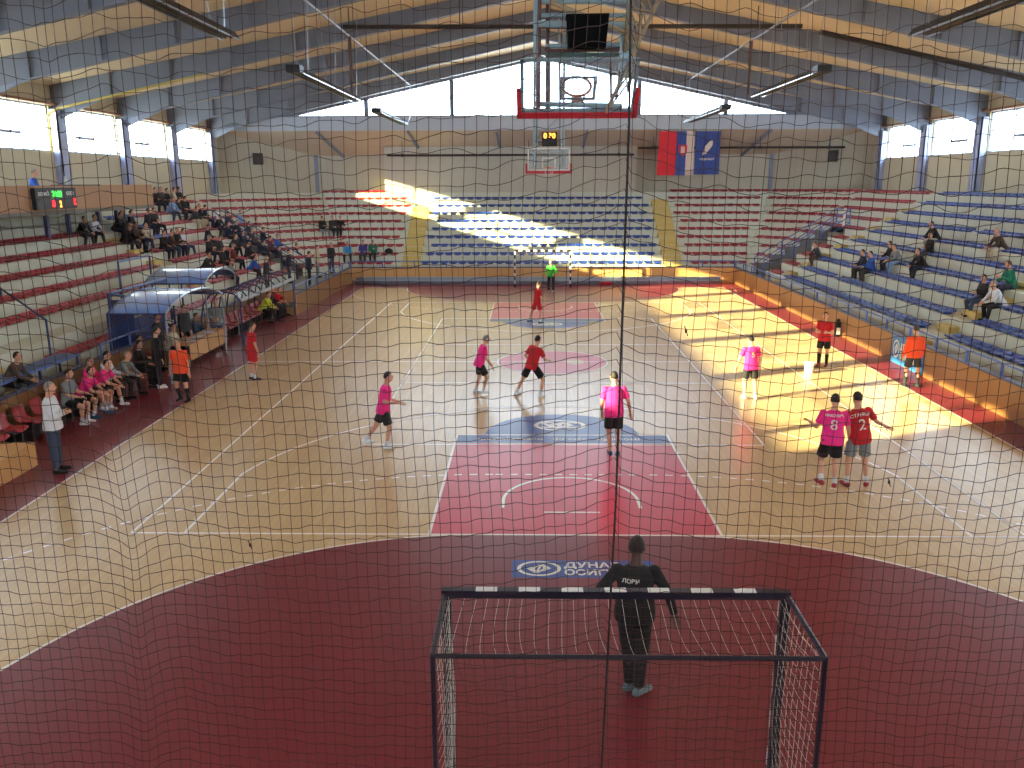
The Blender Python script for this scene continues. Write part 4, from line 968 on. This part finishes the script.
def place(name_parts, loc, rz, sc, label, group=None):
    body, parts, j, T = name_parts
    o = link('person', body); o.location = loc; o.rotation_euler.z = rz; o.scale = (sc, sc, sc); tag(o, label, 'person', group)
    for nm, me in parts: link(nm, me, o)
    return o
def back_text(o, figure_, txt, size, zloc, m, xoff=0, arc=0):
    """print lettering onto the back of the shirt"""
    body, parts, j, T = figure_; sh = next(me for n, me in parts if n in ('shirt', 'jacket'))
    bm = bmesh.new(); bm.from_mesh(sh); tr = BVHTree.FromBMesh(bm); me = text_mesh(txt, size, 0, bold=.002)
    Mx = T@basis((xoff, -.4, zloc), (1, 0, 0), (0, 0, 1)); dr = (T.to_3x3()@Vector((0, 1, 0))).normalized()
    for v in me.vertices:
        v.co.y -= arc*v.co.x**2; w = Mx@v.co; h = tr.ray_cast(w, dr)
        v.co = (h[0]-dr*.006) if h[0] else w+dr*.25
    bm.free(); me.materials.append(m); link('back_lettering', me, o)
DOWN = (0, 0, -1)
def gp(px, py): return at(px, py, z=0)
def player(px, py, rz, sc, pose, outfit, label, vox=.013):
    f = figure(pose, outfit, vox); p = gp(px, py); o = place(f, (p.x, p.y, .0), R(rz), sc, label); return o, f
WSH = cloth('white_shoe', (226, 226, 226)); RSH = cloth('red_shoe', (150, 40, 50)); BSH = cloth('black_shoe', (20, 20, 22)); GSH = cloth('grey_shoe', (110, 122, 126)); BLSH = cloth('blue_shoe', (40, 90, 130))
M_num = mat('number_white', (225, 222, 216), .7)
pinkkit = dict(top=PINK, long=False, bottom=BLK, shorts=True, shoe=WSH, sock=WHT, hair=H_dk, loose=.012)
redkit = dict(top=RED, long=False, bottom=BLK, shorts=True, shoe=WSH, sock=WHT, hair=H_dk, loose=.012)
def kit(b, **k): d = dict(b); d.update(k); return d
# goalkeeper in black nearest the camera, seen from behind
o, f = player(632, 692, -4, 1.1, dict(lean=3, arms=[((-.78, .02, -1), (-.1, .75, -.55)), ((.62, -.02, -1), (.30, .12, -1))], legs=[((.10, .10, -1), (.05, -.05, -1)), ((-.02, -.02, -1), (-.06, -.12, -1))], foot=[-60, -50], head=(-14, 4)),
    dict(top=BLK, long=True, jacket=False, bottom=BLK, shoe=GSH, hair=H_dk, loose=.022, skin=mat('silhouette_shade_skin', (84, 58, 50), .6)), 'goalkeeper in black seen from behind, standing before the nearest goal', .010)  # skin colour darkened to paint in the shade of the silhouette
back_text(o, f, 'ЛОВИ', .062, .36, M_num, -.055); back_text(o, f, '1', .12, .22, mat('faded_print', (60, 66, 76), .6), -.02)
# pink player striding right
player(385, 448, -84, 1.02, dict(lean=9, arms=[((.05, .1, -1), (.12, .9, -.25)), ((.0, -.1, -1), (-.1, .95, -.1))], legs=[((-.0, -.45, -1), (0, -.75, -1)), ((0, .30, -1), (0, -.22, -1))], head=(0, 0)), kit(pinkkit), 'player in pink striding right with forearms forward, left of the key')
player(480, 394, -75, .98, dict(lean=16, arms=[((-.1, .1, -1), (.1, .7, -.7)), ((.12, .1, -1), (-.1, .55, -.8))], legs=[((-.08, .05, -1), (0, -.35, -1)), ((.06, .45, -1), (0, -.3, -1))]), kit(pinkkit, hair=H_gr), 'grey-haired player in pink beside the centre circle')
player(532, 396, -48, 1.03, dict(lean=14, side=4, arms=[((-.5, -.25, -.8), (.2, .35, -.5)), ((.25, .35, -.9), (-.35, .8, -.2))], legs=[((-.45, -.25, -1), (-.2, -.45, -1)), ((.35, .55, -1), (.1, -.35, -1))], head=(20, 0)), kit(redkit), 'player in red lunging right with legs apart at the centre circle')
o, f = player(613, 455, 6, 1.06, dict(lean=4, arms=[((-.25, -.05, -1), (.1, .3, -.7)), ((.42, .0, -1), (.22, .15, -1))], legs=[((.02, .12, -1), (.05, -.2, -1)), ((-.02, .0, -1), (-.03, -.18, -1))], foot=[0, -20]), kit(pinkkit, shoe=BLSH, sock=None), 'player in pink seen from behind beside the dark net seam')
o, f = player(749, 399, 12, 1.0, dict(lean=6, arms=[((-.5, .1, -1), (-.15, .25, -.9)), ((.35, .1, -1), (.1, .25, -.9))], legs=[((-.1, .15, -1), (-.05, -.3, -1)), ((.06, -.05, -1), (.05, -.15, -1))]), kit(pinkkit), 'player in pink seen from behind on the sunlit floor'); back_text(o, f, '5', .2, .28, M_yel)
player(822, 366, 150, 1.0, dict(lean=3, arms=[((-.2, .15, -1), (.35, .8, .1)), ((.2, .15, -1), (-.35, .8, .1))]), kit(redkit, shoe=RSH, sock=BLK, socklen=.8, hair=H_dk), 'player in red facing the camera beside the right sideline')
o, f = player(828, 487, 0, 1.06, dict(lean=5, twist=-14, arms=[((-.35, .1, -1), (-.15, .9, .1)), ((.3, .0, -1), (.25, .35, -.8))], legs=[((-.12, .22, -1), (-.16, -.8, -.9)), ((.0, .10, -1), (.02, -.14, -1))], foot=[15, -25], head=(-10, 0)), kit(pinkkit, shoe=RSH, sock=WHT), 'player in pink shirt number 8, beside the red number 2'); back_text(o, f, '8', .26, .24, M_num); back_text(o, f, 'НИКОЛИЋ', .06, .41, M_num)
o, f = player(855, 486, 6, 1.08, dict(lean=3, side=-8, arms=[((-.5, .0, -.9), (-.3, .5, -.6)), ((.62, .05, -.75), (.85, .2, -.42))], legs=[((-.16, .05, -1), (.0, -.06, -1)), ((.1, .02, -1), (.12, -.1, -1))], foot=[10, -35]), kit(redkit, bottom=GRY, shoe=RSH, sock=WHT), 'player in red shirt number 2 with grey shorts, right arm held out'); back_text(o, f, '2', .28, .22, M_num); back_text(o, f, 'СТАНКОВ', .075, .41, M_num, 0, 1.2)
player(911, 387, 5, 1.02, dict(lean=2, arms=[((-.3, .0, -1), (-.02, .35, -.9)), ((.28, .0, -1), (.0, .3, -.9))], legs=[((-.14, .15, -1), (-.12, -.2, -1)), ((.08, -.05, -1), (.05, -.08, -1))]), dict(top=ORG, long=True, jacket=True, bottom=DGR, shorts=True, shoe=BSH, sock=BLK, socklen=.85, hair=H_br, loose=.03), 'referee in an orange jacket at the right sideline by the blue banner')
player(184, 402, 168, 1.0, dict(lean=2, arms=[((-.3, .0, -1), (-.1, .2, -1)), ((.35, .0, -1), (.12, .15, -1))], legs=[((-.04, .02, -1), (.0, -.15, -1)), ((.03, .25, -1), (.02, -.35, -1))]), dict(top=ORG, long=False, bottom=BLK, shorts=True, shoe=BSH, sock=BLK, socklen=.8, hair=H_gr, loose=.03), 'referee in an orange shirt walking beside the left bench')
player(254, 380, -55+180-180, 1.0, dict(lean=3, arms=[((-.3, -.05, -1), (.1, .3, -.9)), ((.25, .05, -1), (-.1, .3, -.9))], legs=[((-.06, .0, -1), (0, -.08, -1)), ((.06, .08, -1), (0, -.1, -1))]), kit(redkit, bottom=RED, sock=WHT, shoe=BSH), 'player in all red kit standing at the left sideline')
player(537, 323, -62, 1.0, dict(lean=4, arms=[((-.2, .1, -1), (.1, .8, -.2)), ((.2, .1, -1), (-.1, .8, -.2))], legs=[((-.15, -.35, -1), (-.1, -.4, -1)), ((.15, .25, -1), (.1, -.2, -1))]), kit(redkit, bottom=RED, shoe=BLSH), 'player in all red kit in the far free throw area')
player(551, 292, 170, .98, dict(lean=6, arms=[((-.5, .2, -.8), (.3, .5, -.3)), ((.3, .2, -1), (-.1, .6, -.6))], legs=[((-.1, .1, -1), (.05, -.15, -1)), ((.1, .05, -1), (-.05, -.1, -1))]), dict(top=GRN, long=True, jacket=False, bottom=BLK, shoe=WSH, hair=H_br), 'far goalkeeper in a bright green shirt before the far goal')
# people standing at the left side
player(59, 472, -76, 1.09, dict(lean=0, arms=[((-.15, .25, -1), (.8, .6, .15)), ((.15, .3, -1), (-.8, .6, .1))]), dict(top=WHT, long=True, bottom=JEAN, shoe=BSH, hair=H_gr, loose=.03), 'man in a white jacket and jeans with folded arms at the near left')
player(160, 388, -60, 1.02, dict(lean=2, arms=[((-.12, .0, -1), (.0, .15, -1)), ((.12, .05, -1), (.0, .3, -1))]), dict(top=BLK, long=True, bottom=BLK, shoe=WSH, hair=H_dk), 'man in a black suit and white shoes standing behind the orange referee')
player(219, 349, 200, 1.04, dict(lean=2, arms=[((-.15, .1, -1), (.5, .7, -.1)), ((.15, .1, -1), (-.4, .7, -.2))], legs=[((-.05, .0, -1), (0, 0, -1)), ((.14, .12, -1), (.1, -.1, -1))]), dict(top=GRY, long=True, bottom=JEAN, shoe=BSH, hair=H_dk, loose=.02), 'man in a grey and white jacket standing at the end of the officials table')
def stand_at(x, y, z, rz, sc, outfit, label, arms=None):
    f = figure(dict(lean=2, arms=arms or [((-.14, .0, -1), (.0, .2, -1)), ((.14, .0, -1), (.0, .25, -1))]), outfit, .016); return place(f, (x, y, z), R(rz), sc, label)
stand_at(-12.35, 18.6, 0, -95, 1.06, dict(top=BLK, long=True, bottom=BLK, shoe=BSH, hair=H_dk), 'tall man in black standing under the blue canopy, left one')
stand_at(-12.4, 20.8, 0, -110, 1.03, dict(top=DGR, long=True, bottom=BLK, shoe=BSH, hair=H_br), 'man in charcoal standing under the blue canopy behind the table')

# ---- seated templates
TPL = []
sit = [((-.1, .98, -.18), (0, -.12, -1)), ((.1, .98, -.18), (0, -.12, -1))]
sit2 = [((-.22, .98, -.12), (-.05, .15, -1)), ((.22, .98, -.16), (.05, -.2, -1))]
base = dict(top=BLK, long=True, bottom=NAVY, shoe=BSH, hair=H_dk, loose=.02)
poses = [dict(lean=8, legs=sit, arms=[((-.15, .35, -1), (.15, 1, -.15)), ((.15, .35, -1), (-.15, 1, -.15))]),
         dict(lean=30, legs=sit2, arms=[((-.1, .55, -1), (.45, .75, -.35)), ((.1, .55, -1), (-.45, .75, -.35))], head=(0, 18)),
         dict(lean=2, legs=sit2, arms=[((-.2, .25, -1), (.8, .55, .05)), ((.2, .25, -1), (-.8, .6, .1))], head=(25, 0)),
         dict(lean=16, legs=sit, arms=[((-.15, .45, -1), (.35, .8, .35)), ((.15, .45, -1), (-.35, .8, -.2))], head=(-20, 5))]
for p in poses: TPL.append(figure(p, base, .017, True))
stp = figure(dict(lean=2, arms=[((-.16, .1, -1), (.3, .7, -.2)), ((.14, .0, -1), (.0, .2, -1))]), base, .017, True); TPL.append(stp)
NPEO = {}
def spectator(t, loc, rz, sc, top, bottom, hair, label, group='spectators in the stands'):
    body, parts, j, T = TPL[t]
    o = bpy.data.objects.new('person', body); COL.objects.link(o); o.location = loc; o.rotation_euler.z = R(rz); o.scale = (sc, sc, sc); tag(o, label, 'person', group)
    for nm, me in parts:
        if nm == 'hair' and hair is None: continue
        c = bpy.data.objects.new(nm, me); COL.objects.link(c); c.parent = o
        m = {'jacket': top, 'trousers': bottom, 'hair': hair}.get(nm)
        if m is not None and len(me.materials): c.material_slots[0].link = 'OBJECT'; c.material_slots[0].material = m
    return o
# hip height over the feet of the seated templates is about .60; the shell seats stand .53 above the tread below
def sit_side(side, px, k, t, top, bottom, hair, label, sc=1.0, rz=0):
    x1, sx = (XR1, 1) if side == 'right' else (XL1, -1); x = x1+sx*(D0*(k-1)+.22); z = tz(k-1)-H
    v = 181.1+(CAM.z-(z+.6))/abs(x-CAM.x)*abs(px-528.5); y = at(px, v, x=x).y
    return spectator(t, (x, y, z), (90 if sx > 0 else -90)+rz, sc, top, bottom, hair, label)
NM = {id(BLK): 'black', id(WHT): 'white', id(GRY): 'grey', id(NAVY): 'navy', id(JEAN): 'denim blue', id(BLU): 'blue', id(LBL): 'light blue', id(DGR): 'charcoal', id(BRN): 'brown', id(TEAL): 'green', id(CRM): 'cream', id(SKY): 'bright blue', id(PRP): 'violet', id(DRED): 'dark red', id(RED): 'red', id(PINK): 'pink'}
# right stand
RS = [(820, 3, 1, DGR, BRN, H_br, 'person in dark jacket sitting alone, farthest along the right stand'), (864, 3, 0, NAVY, DGR, H_dk, 'person in navy sitting close beside a blue jacket, right stand'), (872, 3, 0, BLU, DGR, H_dk, 'person in a blue jacket, nearer of the pair in the right stand'),
      (893, 4, 3, BLK, NAVY, H_dk, 'person in black beside the grey and black jacket, right stand'), (900, 4, 1, GRY, LBL, H_br, 'person in grey jacket and light jeans leaning forward, right stand'), (924, 4, 1, BLK, NAVY, H_dk, 'person in a black jacket with folded hands below the man in pale trousers'), (930, 5, 2, BLK, DGR, H_dk, 'person in black cap one row above the seated black jacket, right stand'),
      (937, 6, 1, BLK, CRM, H_dk, 'man in black with pale trousers, highest seated in the right stand'), (1003, 6, 1, BRN, CRM, H_gr, 'grey-haired man in a brown jacket near the photo right edge'), (1012, 4, 3, TEAL, NAVY, H_br, 'person in a green jacket at the right edge of the photo'), (983, 4, 2, BLK, JEAN, H_dk, 'person in black and cream top beside the pale grey jacket'), (1001, 4, 1, WHT, BLK, H_gr, 'man in a pale grey jacket leaning forward near the yellow step')]
for px, k, t, tp, bt, hr, lb in RS:
    sit_side('right', px, k if lb[:10] != 'man in a p' and 'cream' not in lb else 3, t, tp, bt, hr, lb)
# left stand crowd: (px, row, pose, top, bottom)
LS = [(79, 7, 1, BLK, DGR), (90, 7, 1, WHT, BLK), (115, 7, 1, BLK, NAVY), (121, 7, 0, DGR, BLK), (131, 7, 2, BLK, BLK), (147, 7, 0, BLK, NAVY), (154, 7, 2, DGR, BLK),
      (124, 6, 1, BLK, BLK), (134, 6, 3, BRN, NAVY), (140, 6, 1, CRM, JEAN), (155, 9, 2, BLK, NAVY), (160, 9, 0, DGR, BLK), (167, 9, 2, BLK, BLK), (173, 9, 0, CRM, NAVY), (179, 9, 2, BLK, BLK),
      (169, 8, 1, LBL, JEAN), (178, 8, 0, DGR, NAVY), (185, 8, 2, BLK, BLK), (192, 7, 1, DGR, CRM), (198, 7, 0, BLK, CRM), (205, 7, 2, NAVY, BLK),
      (163, 5, 0, BLK, NAVY), (169, 5, 3, BRN, JEAN), (176, 5, 0, BLK, NAVY), (183, 5, 2, WHT, JEAN), (216, 6, 1, BLK, BLK), (227, 6, 0, DGR, NAVY), (240, 6, 2, LBL, BLK), (250, 6, 0, BLK, BLK),
      (207, 5, 0, BLK, DGR), (226, 5, 3, NAVY, BLK), (236, 5, 0, BLK, NAVY), (245, 5, 1, DGR, BLK), (256, 5, 2, NAVY, DGR), (264, 5, 0, DRED, BLK),
      (209, 4, 2, BLK, NAVY), (219, 4, 0, DGR, BLK), (231, 4, 1, BLK, BLK), (241, 4, 3, NAVY, NAVY), (251, 4, 0, BRN, BLK), (262, 4, 0, BLK, JEAN), (204, 3, 1, DGR, NAVY), (222, 3, 0, BLK, BLK), (233, 3, 2, DRED, BLK), (247, 3, 0, BLK, DGR), (259, 3, 1, NAVY, BLK),
      (270, 3, 2, DRED, BLK), (276, 3, 0, BLU, NAVY), (288, 3, 3, DGR, NAVY), (278, 2, 0, BLK, BLK), (292, 2, 1, NAVY, BLK), (299, 2, 0, DGR, BLK), (228, 2, 3, GRY, NAVY), (250, 2, 1, BLU, BLK)]
cnt = {}
for i, (px, k, t, tp, bt) in enumerate(LS):
    row = sorted(q[0] for q in LS if q[1] == k); n = row.index(px)+1
    od = ['first', 'second', 'third', 'fourth', 'fifth', 'sixth', 'seventh', 'eighth', 'ninth', 'tenth', 'eleventh', 'twelfth', 'thirteenth'][n-1]
    sit_side('left', px, k, t, tp, bt, (H_dk, H_dk, H_br, H_gr)[i % 4], 'person in %s, %s row of the left stand, %s from the camera end' % (NM[id(tp)], ROWN[k-1], od), .96+.02*(i % 4), random.uniform(-18, 18))
# walkway and far corner people
def wpos(px, x, z): return at(px, 181.1+(CAM.z-z)/abs(x-CAM.x)*abs(px-528.5), x=x)
for px, x, z, t, tp, bt, hr, lb, rz in ((310, -11.6, .55, 4, NAVY, BLK, H_dk, 'person in navy standing with back turned above the dugout end', -70), (318, -12.2, .55, 4, CRM, GRY, H_br, 'person in a cream top standing on the corner walkway', -90), (332, -11.9, .55, 4, BLK, JEAN, H_gr, 'person in a black jacket and jeans standing on the corner walkway', -120), (342, -12.3, .55, 4, DRED, BLK, H_dk, 'person in dark red and black standing beside the black jacket on the walkway', -140),
                                    (268, -12.9, .55, 4, DGR, BLK, H_gr, 'person in charcoal standing behind the dugout roof', -90), (290, -13.0, .55, 4, NAVY, JEAN, H_dk, 'person in navy standing on the walkway behind the far dugout', -80)):
    p = wpos(px, x, z); spectator(t, p, rz, 1.0, tp, bt, hr, lb, 'people on the far left walkway')
for px, k, t, tp, bt, lb in ((348, 2, 1, SKY, NAVY, 'person in a bright blue top on the end stand, leftmost of three'), (363, 2, 0, PRP, DGR, 'person in violet on the end stand, middle of three'), (373, 2, 3, TEAL, BLK, 'person in dark green on the end stand, rightmost of three'), (320, 5, 2, BLK, GRY, 'person in black sitting higher in the far left corner, left one'), (328, 5, 0, DGR, NAVY, 'person in charcoal sitting in the far left corner, middle one'), (334, 5, 3, BLK, BLK, 'person in black sitting in the far left corner, right one')):
    y = YB1+D0*(k-1)+.22; z = tz(k-1)-H; p = at(px, 240, y=y); c = 54.4+CH*(k-1)
    x, yy, rz = p.x, y, 180
    if -x+y > c+.3: 
        s_ = (c+.25); q = at(px, 240, y=y-1.5); x = q.x; yy = s_+x; rz = -135
    spectator(t, (x, yy, z), rz, 1.0, tp, bt, H_dk, lb)
o = MB().ell((0, 0, .17), (.26, .18, .17), 14, 10).tube((-.05, 0, .3), (.05, 0, .36), .03).build('backpack', M_blk, None, True); p = at(389, 256, y=YB1+D0+.2); o.location = (p.x, YB1+D0+.22, tz(1)+.08); tag(o, 'black backpack left on a seat of the end stand', 'bag')
# man in blue on the balcony
p = at(31, 175, x=bx-.9); spectator(0, (bx-.9, p.y, 4.85), -70, 1.0, BLU, NAVY, H_gr, 'person in a blue jacket sitting behind the balcony front')
# dark jacket spectator at the near left edge
p = at(14, 380, x=-13.4); spectator(4-4+1, (-13.3, p.y-.4, .55), -80, 1.0, BRN, DGR, H_dk, 'person in brown at the left edge behind the barrier')
# team bench (px of torso, outfit)
def bench(px, t, body_kit, label, rz=-90, x=-12.05, z=0, sc=1.0):
    v = 181.1+(CAM.z-(z+.75))/abs(x-CAM.x)*abs(px-528.5); y = at(px, v, x=x).y
    if isinstance(body_kit, dict): f = figure(poses[t], body_kit, .014); return place(f, (x, y, z), R(rz), sc, label, 'team on the near bench')
    return spectator(t, (x, y, z), rz, sc, body_kit[0], body_kit[1], body_kit[2], label, 'team on the near bench')
bench(66, 0, kit(pinkkit, top=GRY, bottom=BLK), 'player in a grey top on the bench behind the man in white')
bench(80, 1, kit(pinkkit, shoe=BLSH), 'player in pink leaning forward on the bench, nearest pink one', -86)
bench(87, 0, kit(pinkkit, hair=H_br, top=PINK), 'bald-looking player in pink sitting back on the bench', -94, -12.25)
bench(97, 1, kit(pinkkit, hair=H_dk), 'player in pink with clasped hands on the bench, farthest pink one', -88)
bench(104, 0, (WHT, BLK, H_dk), 'person in white and navy sleeves between pink players and grey jacket', -90, -12.2)
bench(118, 1, (GRY, BLK, H_gr), 'man in a grey padded jacket on the near bench')
bench(137, 0, (BLK, BLK, H_dk), 'man in a black tracksuit with white stripes on the near bench')
spectator(0, (-12.45, 17.3, 0), -90, 1.0, DRED, BLK, H_dk, 'person in dark red seated behind the officials table, nearest', 'officials at the table'); spectator(3, (-12.4, 19.5, 0), -90, 1.0, CRM, NAVY, H_br, 'person in cream seated behind the officials table, middle', 'officials at the table'); spectator(0, (-12.4, 21.6, 0), -90, 1.0, JEAN, NAVY, H_dk, 'person in denim blue seated behind the officials table, farthest', 'officials at the table')
for px, t, a, b, lb in ((262, 1, mat('cloth_yellow', (206, 214, 60), .8), DGR, 'person in a yellow vest in the far dugout'), (269, 0, BLK, BLK, 'person in black in the far dugout'), (276, 3, RED, BLK, 'player in red in the far dugout, left one'), (287, 1, RED, NAVY, 'player in red in the far dugout, right one'), (293, 0, DGR, BLK, 'person in charcoal at the far end of the dugout')):
    x = -12.0; v = 181.1+(CAM.z-.75)/abs(x-CAM.x)*abs(px-528.5); y = min(29.6, at(px, v, x=x).y); spectator(t, (x, y, 0), -90, 1.0, a, b, H_dk, lb, 'team in the far dugout')

# ------------------------------------------------------------------ safety net between the camera and the court
NY = -2.25; CELL = .0675
import functools
rn = random.Random(3)
ph = [rn.uniform(0, 6.28) for _ in range(400)]; am = [rn.uniform(.3, 1) for _ in range(400)]
_sm = [at(px, py, y=NY) for px, py in ((630, -60), (630, 0), (628, 130), (622, 300), (615, 500), (600, 768), (590, 1000))]
def _dx(x, z): return .007*math.sin(z*5+x*3)+.02*math.sin(z*1.1+x*.7)
def SEAM(z):          # the laced seam leans slightly
    t = SEAM0(z); return t-_dx(t, z)
def SEAM0(z):
    if z >= _sm[0].z: return _sm[0].x
    for a, b in zip(_sm, _sm[1:]):
        if z >= b.z: return b.x+(a.x-b.x)*(z-b.z)/(a.z-b.z)
    return _sm[-1].x
def net_pt(x, z, i=0):
    s = x-SEAM(z); dz = 0
    k = .55+.45*min(1, max(0, (z-1.5)/3))
    if s < 0: dz += .20*k*math.exp(s/.42)
    else: dz += .12*k*math.exp(-s/.30)
    c = x+3.40+.05*math.sin(z*1.3); dz -= .075*math.exp(-(c/.13)**2)*(1 if z < 5 else .4); dz += .03*math.exp(-((c-.3)/.15)**2)
    w = .012*math.sin(x*7.0+ph[i % 400])*am[i % 400]+.008*math.sin(x*17+ph[(i+31) % 400])+.006*math.sin(x*41+ph[(i+77) % 400])*am[(i+5) % 400]+.02*math.sin(x*1.7+z*.6)
    if x > .6: w += .010*math.sin(x*11+z*2)
    if z > 5.6: w += .010*math.sin(x*23+i*1.7)
    dx = .007*math.sin(z*5+x*3)+.02*math.sin(z*1.1+x*.7); dy = .05*math.sin(x*1.3)*math.sin(z*.9)-.05*math.exp(-abs(s)/.3)
    if c > -.2 and c < .2: dx -= .02*math.sin(c*16)
    return (x+dx, NY+dy, z+dz+w)
nmb = MB((0, NY, 0)); X0, X1, Z0, ZN = -5.2, 3.9, .1, 7.9
nx = int((X1-X0)/CELL); ZS = [Z0]
while ZS[-1] < ZN: ZS.append(ZS[-1]+.080+.018*min(1, max(0, (ZS[-1]-2.3)/4.5)))
nz = len(ZS)-1
for i in range(nx+1):
    x = X0+i*CELL; nmb.strand([net_pt(x, ZS[j], j) for j in range(nz+1)], .0021)
for j in range(nz+1):
    z = ZS[j]; nmb.strand([net_pt(X0+(X1-X0)*i/(2*nx), z, j) for i in range(2*nx+1)], .0024)
net = nmb.build('safety_net', M_netd); net.location = (0, NY, 0); tag(net, 'dark knotted safety net hanging across the whole view before the court', 'net')
rp = MB((0, NY, 0)); zz = [Z0+(ZN-Z0)*j/60 for j in range(61)]
rp.strand([(net_pt(SEAM(z), z)[0], net_pt(SEAM(z), z)[1]-.006, z) for z in zz], .0065, 6); rp.build('seam_rope', M_rope, net)
for px, py in ((250, 545), (889, 482), (686, 331)):
    p = at(px, py, y=NY-.01); MB((0, NY, 0)).ell(p, (.008, .008, .014), 8, 6).tube(p+Vector((-.01, 0, .03)), p+Vector((.012, 0, -.03)), .003, 5).build('repair_knot', M_rope, net)
